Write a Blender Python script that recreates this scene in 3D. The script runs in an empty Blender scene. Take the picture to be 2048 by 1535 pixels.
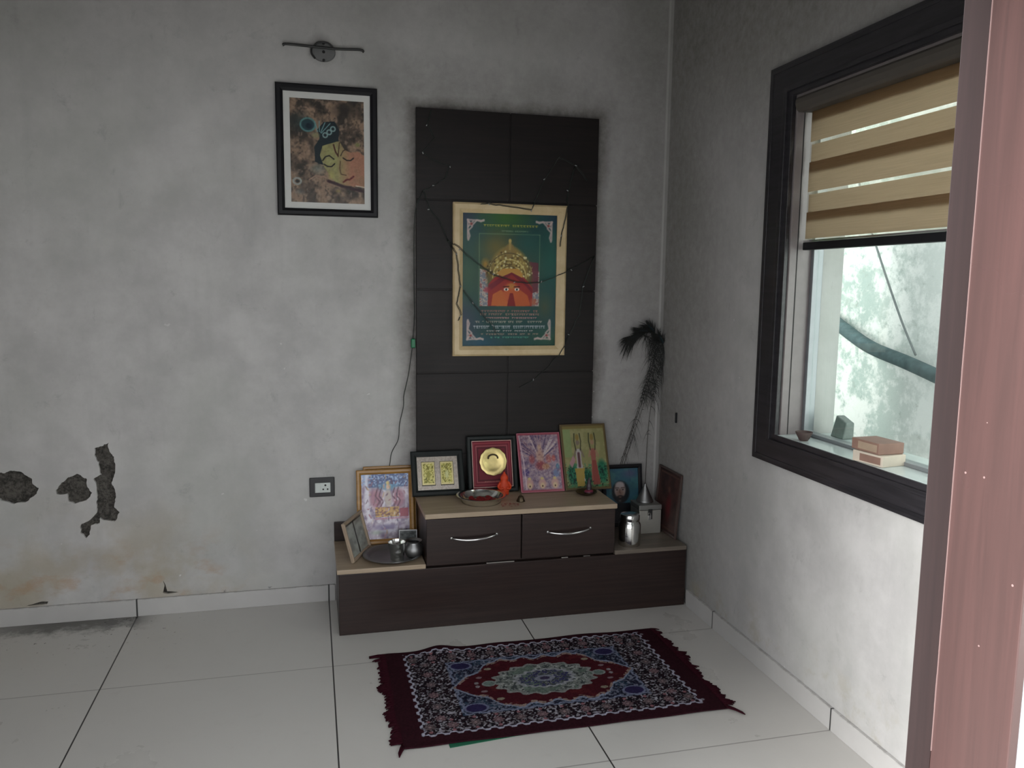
import bpy, bmesh, math, random
import numpy as np
from mathutils import Vector, Matrix
from mathutils import noise as mnoise

random.seed(4)
RNG = np.random.default_rng(11)
scene = bpy.context.scene
COL = scene.collection
PI = math.pi

# ------------------------------------------------------------------ helpers
def s2l(c):
    c = np.asarray(c, float) / 255.0
    return np.where(c <= 0.04045, c / 12.92, ((c + 0.055) / 1.055) ** 2.4)

def link(o, parent=None):
    COL.objects.link(o)
    if parent is not None:
        o.parent = parent
    return o

def empty(name, loc=(0, 0, 0), rot=(0, 0, 0)):
    o = bpy.data.objects.new(name, None)
    o.empty_display_size = 0.05
    o.location = loc
    o.rotation_euler = rot
    return link(o)

def tag(o, label=None, cat=None, group=None, kind=None):
    if label: o['label'] = label
    if cat: o['category'] = cat
    if group: o['group'] = group
    if kind: o['kind'] = kind
    return o

def thing(name, label, cat, loc=(0, 0, 0), rot=(0, 0, 0), group=None):
    return tag(empty(name, loc, rot), label, cat, group)

def obj(name, bm, mat, parent=None, smooth=False, loc=None, bevel=0.0, seg=2):
    bmesh.ops.recalc_face_normals(bm, faces=bm.faces)
    me = bpy.data.meshes.new(name)
    bm.to_mesh(me)
    bm.free()
    for m in (mat if isinstance(mat, (list, tuple)) else [mat]):
        me.materials.append(m)
    if smooth:
        for p in me.polygons: p.use_smooth = True
    o = bpy.data.objects.new(name, me)
    link(o, parent)
    if loc: o.location = loc
    if bevel:
        md = o.modifiers.new('bevel', 'BEVEL')
        md.width = bevel; md.segments = seg; md.limit_method = 'ANGLE'
        md.angle_limit = math.radians(40)
    return o

def box(bm, x0, x1, y0, y1, z0, z1, mi=0):
    vs = [bm.verts.new(p) for p in ((x0, y0, z0), (x1, y0, z0), (x1, y1, z0), (x0, y1, z0),
                                    (x0, y0, z1), (x1, y0, z1), (x1, y1, z1), (x0, y1, z1))]
    for f in ((0, 3, 2, 1), (4, 5, 6, 7), (0, 1, 5, 4), (1, 2, 6, 5), (2, 3, 7, 6), (3, 0, 4, 7)):
        bm.faces.new([vs[i] for i in f]).material_index = mi
    return vs

def boxes(*bs):
    bm = bmesh.new()
    for b in bs: box(bm, *b)
    return bm

def lathe(prof, n=40, bm=None, c=(0, 0, 0)):
    bm = bm or bmesh.new()
    rings = []
    for r, z in prof:
        if r < 1e-6:
            rings.append([bm.verts.new((c[0], c[1], c[2] + z))])
        else:
            rings.append([bm.verts.new((c[0] + r * math.cos(2 * PI * k / n), c[1] + r * math.sin(2 * PI * k / n), c[2] + z)) for k in range(n)])
    for a, b in zip(rings, rings[1:]):
        for k in range(n):
            k2 = (k + 1) % n
            if len(a) == 1 and len(b) == 1: continue
            if len(a) == 1: bm.faces.new((a[0], b[k], b[k2]))
            elif len(b) == 1: bm.faces.new((a[k], a[k2], b[0]))
            else: bm.faces.new((a[k], a[k2], b[k2], b[k]))
    return bm

def tube(bm, pts, r, n=8, taper=None):
    pts = [Vector(p) for p in pts]
    rings = []
    up = Vector((0.31, 0.2, 0.93))
    for i, p in enumerate(pts):
        t = (pts[min(i + 1, len(pts) - 1)] - pts[max(i - 1, 0)]).normalized()
        if abs(t.dot(up)) > 0.95: up = Vector((0.9, 0.3, 0.1))
        a = t.cross(up).normalized(); b = t.cross(a).normalized()
        rr = r if taper is None else r * taper(i / (len(pts) - 1))
        rings.append([bm.verts.new(p + a * rr * math.cos(2 * PI * k / n) + b * rr * math.sin(2 * PI * k / n)) for k in range(n)])
    for a, b in zip(rings, rings[1:]):
        for k in range(n):
            bm.faces.new((a[k], a[(k + 1) % n], b[(k + 1) % n], b[k]))
    bm.faces.new(rings[0][::-1]); bm.faces.new(rings[-1])
    return bm

def spline(pts, n=8):
    P = [Vector(p) for p in pts]
    P = [P[0] * 2 - P[1]] + P + [P[-1] * 2 - P[-2]]
    out = []
    for i in range(1, len(P) - 2):
        for k in range(n):
            t = k / n
            a, b, c, d = P[i - 1:i + 3]
            out.append(0.5 * ((2 * b) + (c - a) * t + (2 * a - 5 * b + 4 * c - d) * t * t + (3 * b - a - 3 * c + d) * t ** 3))
    out.append(P[-2])
    return out

# ------------------------------------------------------------------ node materials
class NT:
    def __init__(self, name):
        self.m = bpy.data.materials.new(name)
        self.m.use_nodes = True
        self.t = self.m.node_tree
        self.b = self.t.nodes['Principled BSDF']
        self.out = self.t.nodes['Material Output']
    def n(self, typ, props=None, **ins):
        nd = self.t.nodes.new(typ)
        for k, v in (props or {}).items(): setattr(nd, k, v)
        for k, v in ins.items():
            key = int(k[1:]) if k[0] == 'i' and k[1:].isdigit() else k.replace('_', ' ')
            self.set(nd.inputs[key], v)
        return nd
    def set(self, sock, v):
        if hasattr(v, 'is_output'): self.t.links.new(v, sock)
        elif hasattr(v, 'outputs'): self.t.links.new(v.outputs[0], sock)
        else: sock.default_value = v
    def math(self, op, a, b=0.0, c=None, clamp=False):
        nd = self.t.nodes.new('ShaderNodeMath'); nd.operation = op; nd.use_clamp = clamp
        self.set(nd.inputs[0], a); self.set(nd.inputs[1], b)
        if c is not None: self.set(nd.inputs[2], c)
        return nd.outputs[0]
    def sm(self, v, a, b, lo=0.0, hi=1.0):
        nd = self.t.nodes.new('ShaderNodeMapRange'); nd.interpolation_type = 'SMOOTHSTEP'
        self.set(nd.inputs[0], v)
        for i, x in enumerate((a, b, lo, hi)): nd.inputs[i + 1].default_value = x
        return nd.outputs[0]
    def mix(self, f, a, b, mode='MIX'):
        nd = self.t.nodes.new('ShaderNodeMix'); nd.data_type = 'RGBA'; nd.blend_type = mode
        self.set(nd.inputs[0], f)
        for i, c in ((6, a), (7, b)):
            if isinstance(c, (tuple, list)) and len(c) == 3: c = (*c, 1)
            self.set(nd.inputs[i], c)
        return nd.outputs[2]
    def noise(self, scale, detail=5, rough=0.55, vec=None, dist=0.0):
        nd = self.t.nodes.new('ShaderNodeTexNoise')
        nd.inputs['Scale'].default_value = scale; nd.inputs['Detail'].default_value = detail
        nd.inputs['Roughness'].default_value = rough; nd.inputs['Distortion'].default_value = dist
        self.set(nd.inputs['Vector'], vec if vec is not None else self.pos())
        return nd.outputs[0]
    def pos(self):
        if not hasattr(self, '_p'): self._p = self.n('ShaderNodeNewGeometry').outputs['Position']
        return self._p
    def xyz(self):
        s = self.n('ShaderNodeSeparateXYZ', i0=self.pos())
        return s.outputs[0], s.outputs[1], s.outputs[2]
    def objco(self):
        if not hasattr(self, '_o'): self._o = self.n('ShaderNodeTexCoord').outputs['Object']
        return self._o
    def scaled(self, vec, sc):
        return self.n('ShaderNodeMapping', Vector=vec, Scale=sc).outputs[0]
    def base(self, c):
        self.set(self.b.inputs['Base Color'], (*c, 1) if isinstance(c, (tuple, list)) and len(c) == 3 else c)
    def rough(self, r): self.set(self.b.inputs['Roughness'], r)
    def bump(self, h, strength=0.2, dist=0.002):
        nd = self.n('ShaderNodeBump', Height=h, Strength=strength, Distance=dist)
        self.set(self.b.inputs['Normal'], nd.outputs[0])

def rgb(*c): return tuple(float(x) for x in s2l(c))

def plain(name, c, rough=0.5, metal=0.0, var=0.08, nscale=30, bump=0.0, spec=0.5):
    k = NT(name)
    n = k.noise(nscale, 4, vec=k.objco())
    lo = tuple(x * (1 - var) for x in c); hi = tuple(min(1, x * (1 + var)) for x in c)
    k.base(k.mix(n, lo, hi)); k.rough(rough); k.b.inputs['Metallic'].default_value = metal
    k.b.inputs['Specular IOR Level'].default_value = spec
    if bump: k.bump(n, bump)
    return k.m

def wood(name, a, b, scale=(2, 60, 60), rough=0.35, spec=0.5, var=1.0):
    k = NT(name)
    v = k.scaled(k.objco(), scale)
    n = k.noise(1.0, 6, 0.6, vec=v, dist=0.6)
    n2 = k.noise(3.0, 3, vec=k.objco())
    f = k.sm(n, 0.3, 0.7)
    c = k.mix(f, a, b)
    c = k.mix(k.math('MULTIPLY', n2, 0.35 * var), c, tuple(x * 0.6 for x in a))
    k.base(c)
    k.rough(k.sm(n2, 0.2, 0.8, rough - 0.06, rough + 0.1))
    k.b.inputs['Specular IOR Level'].default_value = spec
    k.bump(n, 0.05, 0.001)
    return k.m

def art_mat(name, rough=0.35, spec=0.5, bump=0.0, metal=0.0):
    k = NT(name)
    a = k.n('ShaderNodeVertexColor'); a.layer_name = 'ink'
    k.base(a.outputs[0]); k.rough(rough); k.b.inputs['Specular IOR Level'].default_value = spec
    k.b.inputs['Metallic'].default_value = metal
    if bump: k.bump(k.noise(400, 3, vec=k.objco()), bump, 0.002)
    return k.m

def glass_mat(name, tint=(1, 1, 1), gloss=0.06, rough=0.03):
    k = NT(name)
    t = k.n('ShaderNodeBsdfTransparent', Color=(*tint, 1))
    g = k.n('ShaderNodeBsdfGlossy', Color=(1, 1, 1, 1), Roughness=rough)
    lw = k.n('ShaderNodeLayerWeight', Blend=0.5)
    f = k.math('ADD', gloss, k.math('MULTIPLY', k.math('POWER', lw.outputs['Facing'], 5.0), 0.3), clamp=True)
    mx = k.n('ShaderNodeMixShader', i0=f, i1=t.outputs[0], i2=g.outputs[0])
    k.t.links.new(mx.outputs[0], k.out.inputs[0])
    return k.m

# ------------------------------------------------------------------ printed pictures: ink painted into a fine grid
class Ink:
    """u to the right, v up, both 0..1; colours given in 0..255"""
    def __init__(self, nx, ny, asp=1.0):
        self.nx, self.ny, self.asp = nx, ny, asp
        self.u, self.v = np.meshgrid(np.linspace(0, 1, nx + 1), np.linspace(0, 1, ny + 1))
        self.c = np.zeros((ny + 1, nx + 1, 3))
    def put(self, m, col):
        m = np.clip(m, 0, 1)[..., None]
        self.c = self.c * (1 - m) + np.asarray(col, float) * m
    def noise(self, fx, fy=None, octv=3, seed=0):
        fy = fy or fx
        r = np.random.default_rng(seed); out = 0; amp = 1; tot = 0
        for _ in range(octv):
            g = r.random((int(fy) + 3, int(fx) + 3))
            x = self.u * fx; y = self.v * fy
            i = np.floor(x).astype(int); j = np.floor(y).astype(int)
            a = x - i; b = y - j; a = a * a * (3 - 2 * a); b = b * b * (3 - 2 * b)
            out = out + amp * ((g[j, i] * (1 - a) + g[j, i + 1] * a) * (1 - b) + (g[j + 1, i] * (1 - a) + g[j + 1, i + 1] * a) * b)
            tot += amp; amp *= 0.55; fx *= 2; fy *= 2
        return out / tot
    def ell(self, cx, cy, rx, ry, col, soft=0.15, a=1.0, ang=0.0):
        x = (self.u - cx) * self.asp; y = self.v - cy
        ca, sa = math.cos(ang), math.sin(ang)
        d = np.hypot((x * ca + y * sa) / (rx * self.asp), (-x * sa + y * ca) / ry)
        self.put(np.clip((1 - d) / soft, 0, 1) * a, col)
    def ring(self, cx, cy, rx, ry, w, col, a=1.0):
        d = np.hypot((self.u - cx) / rx, (self.v - cy) / ry)
        self.put(np.clip(1.5 - np.abs(d - 1) / w, 0, 1) * a, col)
    def poly(self, pts, col, a=1.0):
        m = np.zeros(self.u.shape, bool); n = len(pts)
        for i in range(n):
            (x1, y1), (x2, y2) = pts[i], pts[(i + 1) % n]
            if y1 == y2: continue
            m ^= ((y1 > self.v) != (y2 > self.v)) & (self.u < (x2 - x1) * (self.v - y1) / (y2 - y1) + x1)
        self.put(m * a, col)
        return m
    def line(self, pts, w, col, a=1.0):
        d = np.full(self.u.shape, 9.0)
        for (x1, y1), (x2, y2) in zip(pts, pts[1:]):
            dx, dy = (x2 - x1) * self.asp, y2 - y1
            L = dx * dx + dy * dy + 1e-12
            px, py = (self.u - x1) * self.asp, self.v - y1
            t = np.clip((px * dx + py * dy) / L, 0, 1)
            d = np.minimum(d, np.hypot(px - t * dx, py - t * dy))
        self.put(np.clip(1.5 - d / w, 0, 1) * a, col)
    def rect(self, x0, y0, x1, y1, col, a=1.0):
        self.put(((self.u >= x0) & (self.u <= x1) & (self.v >= y0) & (self.v <= y1)) * a, col)
    def script(self, cx, y, half, h, col, a=0.8, seed=1, step=0.035):
        """a row of small illegible letter marks"""
        r = random.Random(seed); x = cx - half
        while x < cx + half:
            w = r.uniform(0.5, 1.0) * step
            if r.random() > 0.16:
                self.rect(x, y + h * 0.25, x + w * 0.9, y + h * 0.5, col, a)
                self.rect(x + w * 0.2, y - h * 0.5, x + w * 0.45, y + h * 0.4, col, a * 0.9)
                if r.random() > 0.4: self.rect(x + w * 0.45, y - h * 0.5, x + w * 0.85, y - h * 0.2, col, a * 0.8)
            x += w * 1.05

def mute(k, gain=0.8, sat=0.75):
    g = k.c.mean(-1, keepdims=True); k.c = (g + (k.c - g) * sat) * gain
    return k

def ink_mesh(name, ink, mat, parent, x0, x1, z0, z1, y, zfun=None, horizontal=False):
    nx, ny = ink.nx, ink.ny
    X = x0 + (x1 - x0) * ink.u; Z = z0 + (z1 - z0) * ink.v
    if horizontal: co = np.stack([X, Z, np.zeros_like(X) + y if zfun is None else zfun(X, Z)], -1)
    else: co = np.stack([X, np.full_like(X, y), Z], -1)
    i = np.arange((ny + 1) * (nx + 1)).reshape(ny + 1, nx + 1)
    F = np.stack([i[:-1, :-1], i[:-1, 1:], i[1:, 1:], i[1:, :-1]], -1).reshape(-1, 4)
    me = bpy.data.meshes.new(name)
    me.from_pydata(co.reshape(-1, 3).tolist(), [], F.tolist())
    at = me.color_attributes.new('ink', 'FLOAT_COLOR', 'POINT')
    lin = s2l(np.clip(ink.c, 0, 255)).reshape(-1, 3)
    at.data.foreach_set('color', np.concatenate([lin, np.ones((len(lin), 1))], 1).astype(np.float32).ravel())
    me.materials.append(mat)
    o = bpy.data.objects.new(name, me)
    return link(o, parent)

# ------------------------------------------------------------------ camera (1 unit = 1 m; back wall y=0, right wall x=0)
yaw, pitch, roll = 0.2453, 0.1239, 0.0126
cy_, sy_, cp_, sp_ = math.cos(yaw), math.sin(yaw), math.cos(pitch), math.sin(pitch)
fwd = Vector((sy_ * cp_, cy_ * cp_, -sp_)); r0 = Vector((cy_, -sy_, 0)); u0 = r0.cross(fwd)
rt = math.cos(roll) * r0 + math.sin(roll) * u0; up = -math.sin(roll) * r0 + math.cos(roll) * u0
cam = bpy.data.cameras.new('camera')
cam.sensor_width = 36; cam.lens = 1610.65 / 2048 * 36; cam.clip_start = 0.02
co = bpy.data.objects.new('camera', cam); COL.objects.link(co)
M = Matrix((rt, up, -fwd)).transposed().to_4x4(); M.translation = (-1.6305, -3.5916, 1.4318)
co.matrix_world = M
scene.camera = co

# ------------------------------------------------------------------ materials
CLEAN = (0.50, 0.49, 0.485)
SOOT_SHADE = (0.112, 0.100, 0.090)  # smoke staining mixed with shade painted at top, corner and panel

def wall_mat(name, which):
    k = NT(name)
    x, y, z = k.xyz()
    big = k.noise(1.3, 6, 0.6); mid = k.noise(5.0, 8, 0.65); fine = k.noise(28, 8, 0.7)
    streak = k.noise(1.0, 6, 0.6, vec=k.scaled(k.pos(), (9, 9, 0.9)))
    c = k.mix(k.sm(mid, 0.3, 0.72), tuple(v * 0.88 for v in CLEAN), tuple(v * 1.12 for v in CLEAN))
    c = k.mix(k.math('MULTIPLY', k.sm(big, 0.42, 0.7), 0.5), c, (0.42, 0.43, 0.40))
    # worn scuffs and smoke specks
    c = k.mix(k.math('MULTIPLY', k.sm(fine, 0.60, 0.78), 0.25), c, (0.25, 0.24, 0.23))
    c = k.mix(k.math('MULTIPLY', k.sm(streak, 0.55, 0.8), 0.28), c, (0.30, 0.30, 0.30))
    sc_ = k.noise(8.0, 10, 0.78, vec=k.scaled(k.pos(), (1, 1, 0.8)), dist=0.4)
    c = k.mix(k.math('MULTIPLY', k.sm(sc_, 0.56, 0.70), 0.34), c, (0.24, 0.235, 0.235))
    j = k.math('ADD', k.math('MULTIPLY', k.math('SUBTRACT', big, 0.5), 0.9), k.math('MULTIPLY', k.math('SUBTRACT', mid, 0.5), 0.5))
    def sooty_shaded(*terms):
        s = terms[0]
        for t in terms[1:]: s = k.math('MAXIMUM', s, t)
        return s
    if which == 'back':
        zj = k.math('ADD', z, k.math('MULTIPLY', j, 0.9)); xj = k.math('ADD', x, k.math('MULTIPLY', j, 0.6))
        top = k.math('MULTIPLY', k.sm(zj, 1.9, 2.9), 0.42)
        cor = k.math('MULTIPLY', k.sm(xj, -0.75, 0.0), 0.54)  # corner darkening: smoke stain plus painted shade
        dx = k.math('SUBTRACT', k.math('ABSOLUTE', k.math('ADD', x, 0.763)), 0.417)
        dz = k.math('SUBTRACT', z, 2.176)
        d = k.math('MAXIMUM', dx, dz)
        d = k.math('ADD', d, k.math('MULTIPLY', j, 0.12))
        halo = k.math('MULTIPLY', k.sm(d, 0.14, -0.02), k.sm(z, 0.4, 1.0, 0.45, 0.9))  # band round the panel: smoke stain plus painted edge shade
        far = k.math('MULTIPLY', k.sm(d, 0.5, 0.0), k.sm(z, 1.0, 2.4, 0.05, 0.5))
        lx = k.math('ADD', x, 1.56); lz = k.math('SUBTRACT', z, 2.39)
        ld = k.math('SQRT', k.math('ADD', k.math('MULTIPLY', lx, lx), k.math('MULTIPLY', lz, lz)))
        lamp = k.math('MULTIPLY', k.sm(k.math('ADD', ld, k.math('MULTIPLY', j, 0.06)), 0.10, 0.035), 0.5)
        soot_shade = sooty_shaded(top, cor, halo, far, lamp)
    else:
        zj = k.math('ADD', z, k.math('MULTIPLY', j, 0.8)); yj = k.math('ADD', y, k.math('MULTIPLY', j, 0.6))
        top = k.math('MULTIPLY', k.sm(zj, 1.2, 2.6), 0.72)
        cor = k.math('MULTIPLY', k.sm(yj, -1.15, -0.05), 0.66)  # darker toward the corner, smoke stain and painted shade together
        soot_shade = sooty_shaded(top, cor)
    soot_shade = k.math('MULTIPLY', soot_shade, k.sm(fine, 0.2, 0.75, 0.72, 1.08), clamp=True)
    c = k.mix(soot_shade, c, SOOT_SHADE)
    # damp: ochre salts low on the plaster
    if which == 'back':
        dn = k.noise(3.2, 5, 0.6); 
        dm = k.math('MULTIPLY', k.math('MULTIPLY', k.sm(dn, 0.42, 0.62), k.sm(z, 0.62, 0.18)), k.sm(x, -1.75, -2.2))
        c = k.mix(k.math('MULTIPLY', dm, 0.46), c, (0.34, 0.27, 0.15))
        dn2 = k.noise(6.0, 5, 0.6, vec=k.scaled(k.pos(), (1, 1, 1.6)))
        dm2 = k.math('MULTIPLY', k.math('MULTIPLY', k.sm(dn2, 0.52, 0.68), k.sm(z, 0.42, 0.16)), k.sm(x, -1.85, -2.1))
        c = k.mix(k.math('MULTIPLY', dm2, 0.42), c, (0.40, 0.22, 0.09))
        c = k.mix(k.math('MULTIPLY', k.sm(k.math('ADD', x, k.math('MULTIPLY', fine, 0.006)), -0.010, -0.003), k.sm(mid, 0.25, 0.6, 0.4, 0.9)), c, (0.42, 0.41, 0.40))
        # cracked black seam just above the skirting
        cr = k.math('MULTIPLY', k.sm(k.math('ADD', z, k.math('MULTIPLY', fine, -0.02)), 0.079, 0.072), k.sm(mid, 0.62, 0.66))
        c = k.mix(cr, c, (0.03, 0.03, 0.03))
    else:
        dn = k.noise(7.0, 6, 0.65)
        dm = k.math('MULTIPLY', k.sm(dn, 0.5, 0.66), k.sm(z, 0.30, 0.07))
        c = k.mix(k.math('MULTIPLY', dm, 0.55), c, (0.36, 0.32, 0.24))
        # rubbed bare arris where the two walls meet
        c = k.mix(k.math('MULTIPLY', k.sm(k.math('ADD', y, k.math('MULTIPLY', fine, 0.008)), -0.034, -0.022), k.sm(mid, 0.25, 0.6, 0.5, 1.0)), c, (0.42, 0.41, 0.40))
    # white chips
    ch = k.noise(22, 2, 0.5)
    c = k.mix(k.math('MULTIPLY', k.sm(ch, 0.745, 0.765), k.sm(z, 1.6, 1.0)), c, (0.62, 0.61, 0.60))
    k.base(c); k.rough(0.82); k.b.inputs['Specular IOR Level'].default_value = 0.3
    k.bump(k.math('ADD', k.math('MULTIPLY', mid, 0.8), k.math('MULTIPLY', fine, 0.4)), 0.35, 0.004)
    return k.m

T = 0.8; GX = -0.773; GY = -0.6514
def tile_mat(name):
    k = NT(name)
    x, y, z = k.xyz()
    def grout(v, off, w):
        f = k.math('FRACT', k.math('ADD', k.math('DIVIDE', k.math('SUBTRACT', v, off), T), 100.0))
        d = k.math('MULTIPLY', k.math('MINIMUM', f, k.math('SUBTRACT', 1.0, f)), T)
        return k.sm(d, w, w * 0.55)
    gx = grout(x, GX, 0.0032); gy = grout(y, GY, 0.0028)
    n = k.noise(2.2, 6, 0.6); n2 = k.noise(14, 6, 0.6)
    c = k.mix(n, (0.52, 0.505, 0.48), (0.61, 0.595, 0.57))
    c = k.mix(k.math('MULTIPLY', k.sm(n2, 0.58, 0.75), 0.07), c, (0.25, 0.23, 0.21))
    # crumbled plaster dust along the left of the back wall
    dn = k.noise(18, 8, 0.72)
    yy = k.math('ADD', y, k.math('MULTIPLY', k.math('SUBTRACT', dn, 0.5), 0.30))
    dirt = k.math('MULTIPLY', k.math('MULTIPLY', k.sm(yy, -0.17, -0.05), k.sm(x, -2.25, -2.42)), k.sm(x, -3.05, -2.7, 0.5, 1.0))
    c = k.mix(k.math('MULTIPLY', dirt, 0.85), c, (0.05, 0.045, 0.04))
    # scattered crumbs around it
    sp = k.noise(60, 2, 0.5)
    c = k.mix(k.math('MULTIPLY', k.math('MULTIPLY', k.sm(sp, 0.68, 0.72), k.sm(y, -0.55, -0.1)), k.sm(x, -1.9, -2.4)), c, (0.10, 0.09, 0.08))
    c = k.mix(k.math('MULTIPLY', gy, 0.6), c, (0.13, 0.12, 0.11))
    c = k.mix(gx, c, (0.03, 0.028, 0.027))
    k.base(c); k.rough(k.sm(n, 0.3, 0.7, 0.26, 0.42)); k.b.inputs['Specular IOR Level'].default_value = 0.45
    g = k.math('MAXIMUM', gx, gy)
    k.bump(k.math('SUBTRACT', 1.0, g), 0.3, 0.001)
    return k.m

def skirt_mat(name, axis):
    k = NT(name)
    x, y, z = k.xyz()
    v, off = (x, GX) if axis == 'x' else (y, GY)
    f = k.math('FRACT', k.math('ADD', k.math('DIVIDE', k.math('SUBTRACT', v, off), T), 100.0))
    d = k.math('MULTIPLY', k.math('MINIMUM', f, k.math('SUBTRACT', 1.0, f)), T)
    g = k.sm(d, 0.0045, 0.002)
    n = k.noise(6, 6, 0.6); n2 = k.noise(25, 5, 0.7)
    c = k.mix(n, (0.44, 0.43, 0.42), (0.55, 0.54, 0.53))
    edge = k.math('MULTIPLY', k.sm(z, 0.068, 0.075), k.sm(n2, 0.45, 0.6))
    c = k.mix(k.math('MULTIPLY', edge, 0.3), c, (0.10, 0.09, 0.08))
    c = k.mix(g, c, (0.03, 0.03, 0.03))
    k.base(c); k.rough(0.45)
    return k.m

M_BACK = wall_mat('sooty and shaded plaster of back wall', 'back')
M_RIGHT = wall_mat('sooty and shaded plaster of window wall', 'right')
M_PLASTER = plain('grey plaster', (0.48, 0.47, 0.46), 0.85, var=0.15, nscale=4)
M_PALE = plain('pale outer plaster', (0.62, 0.62, 0.66), 0.8, var=0.12, nscale=12)
M_CEIL = plain('smoked ceiling paint', (0.40, 0.39, 0.38), 0.9, var=0.15, nscale=3)
M_TILE = tile_mat('cream vitrified tile')
M_SKX = skirt_mat('skirting tile along back', 'x')
M_SKY = skirt_mat('skirting tile along right', 'y')

def cement_mat():
    k = NT('bare cement render')
    n = k.noise(30, 8, 0.7); n2 = k.noise(120, 4, 0.7)
    k.base(k.mix(k.sm(k.math('ADD', k.math('MULTIPLY', n, 0.6), k.math('MULTIPLY', n2, 0.4)), 0.38, 0.62), (0.038, 0.035, 0.031), (0.15, 0.138, 0.122))); k.rough(0.95)
    k.bump(k.math('ADD', n, k.math('MULTIPLY', n2, 0.5)), 1.0, 0.012)
    return k.m
M_CEMENT = cement_mat()

M_LAM = wood('dark wenge laminate', (0.021, 0.0125, 0.0112), (0.036, 0.021, 0.018), (3, 90, 90), 0.36, 0.35)
M_LAMV = wood('dark wenge panel', (0.0105, 0.0085, 0.0085), (0.018, 0.0135, 0.0125), (3, 40, 80), 0.42, 0.25)
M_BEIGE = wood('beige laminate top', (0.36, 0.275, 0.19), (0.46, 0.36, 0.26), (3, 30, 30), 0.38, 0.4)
M_GRIMY_SHADED = wood('grimy and shaded beige laminate', (0.15, 0.125, 0.102), (0.225, 0.185, 0.148), (3, 30, 30), 0.42, 0.35)  # darker copy of the beige: grime plus shade put into the colour
M_WINFR = wood('dark window wood', (0.016, 0.015, 0.018), (0.034, 0.031, 0.036), (50, 4, 50), 0.34, 0.5)
M_JAMB = wood('reddish brown door wood', (0.085, 0.050, 0.047), (0.112, 0.062, 0.058), (34, 34, 1.5), 0.30, 0.5)
M_STOP = wood('greyer brown door wood', (0.062, 0.047, 0.047), (0.082, 0.058, 0.057), (34, 34, 1.5), 0.32, 0.45)
M_SEAL = plain('pale filler bead', (0.30, 0.20, 0.19), 0.6)
M_LINING = plain('grey brown reveal board', (0.20, 0.175, 0.175), 0.4, var=0.15)
M_ALU = plain('window aluminium', (0.25, 0.265, 0.28), 0.35, metal=0.6)
M_SILL = plain('polished pale stone sill', (0.50, 0.56, 0.55), 0.12, var=0.12, nscale=14)
M_CHROME = plain('chrome', (0.8, 0.8, 0.8), 0.16, metal=1.0, var=0.03)
def steel_mat(name, c, r):
    k = NT(name)
    n = k.noise(40, 4, vec=k.scaled(k.objco(), (1, 1, 6)))
    k.base(k.mix(n, tuple(v * 0.8 for v in c), c)); k.rough(k.sm(n, 0.3, 0.7, r, r + 0.12)); k.b.inputs['Metallic'].default_value = 1.0
    return k.m
M_STEEL = steel_mat('stainless steel', (0.80, 0.80, 0.78), 0.10)
M_DULLB = steel_mat('grey tin lid', (0.46, 0.46, 0.44), 0.4)
M_DULL = steel_mat('tarnished steel', (0.33, 0.33, 0.33), 0.38)
M_BOXST = steel_mat('brushed tin', (0.72, 0.71, 0.66), 0.42)
M_BLACK = plain('black frame lacquer', (0.010, 0.010, 0.012), 0.42, var=0.2, spec=0.25)
M_BLACKG = plain('black green frame', (0.012, 0.015, 0.015), 0.45, var=0.2, spec=0.25)
M_GOLDF = wood('cream gold frame', (0.50, 0.375, 0.20), (0.62, 0.48, 0.28), (12, 12, 12), 0.34, 0.6, 0.4)
M_GILT = wood('amber gilt frame', (0.30, 0.15, 0.035), (0.46, 0.24, 0.06), (8, 8, 40), 0.3, 0.6)
M_TAN = plain('tan wood frame', (0.33, 0.25, 0.18), 0.5, var=0.2)
M_BROWNF = plain('brown wood frame', (0.065, 0.040, 0.034), 0.45, var=0.25)
M_PINKE = plain('pink board edge', (0.42, 0.14, 0.19), 0.4)
M_OLIVE = plain('dark olive board edge', (0.07, 0.045, 0.022), 0.45)
M_WHITEB = plain('white mat board', (0.62, 0.62, 0.60), 0.7, var=0.06)
M_GLASS = glass_mat('dusty picture glass', (1, 1, 1), 0.006, 0.22)
M_PANE = glass_mat('window pane', (0.93, 0.98, 0.96), 0.04, 0.01)
M_GOLD = plain('gold leaf', (0.62, 0.50, 0.22), 0.34, metal=0.85, var=0.2, nscale=60, bump=0.2)
M_INKG = art_mat('gloss print', 0.5, 0.25)
M_INKM = art_mat('matt print', 0.55, 0.3)
M_INKF = art_mat('foil print', 0.26, 0.5, metal=0.25)
M_RUG = art_mat('woven rug pile', 1.0, 0.05, bump=0.6)
M_RUGM = plain('maroon rug fringe', rgb(50, 18, 27), 1.0, var=0.3, nscale=80, spec=0.05)
M_GREEN = plain('green cloth', rgb(20, 92, 66), 0.8)
M_GREENP = plain('green plastic', rgb(10, 110, 70), 0.35)
M_WIRE = plain('dark green wire', (0.012, 0.018, 0.014), 0.45)
M_LED = plain('clear led cap', (0.35, 0.36, 0.36), 0.15)
M_ORANGE = plain('vermilion coating', rgb(200, 62, 22), 0.6, var=0.15, bump=0.2)
M_BRASSD = plain('dark brass', (0.09, 0.065, 0.04), 0.35, metal=0.8)
M_CLAY = plain('dark clay', (0.075, 0.05, 0.045), 0.8, var=0.2)
M_RED = plain('red powder', rgb(120, 18, 22), 0.95, var=0.3, nscale=90, bump=0.5)
M_SOCK = plain('black switch plate', (0.018, 0.018, 0.020), 0.4)
M_SOCKW = plain('white switch module', (0.60, 0.64, 0.62), 0.35, var=0.03)
M_HOLE = plain('dark opening', (0.012, 0.012, 0.012), 0.7)
M_LAMPM = plain('dusty grey metal', (0.17, 0.17, 0.17), 0.5, metal=0.5, var=0.2)
M_LAMPD = plain('dark bracket metal', (0.035, 0.035, 0.035), 0.5, metal=0.3)
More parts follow.
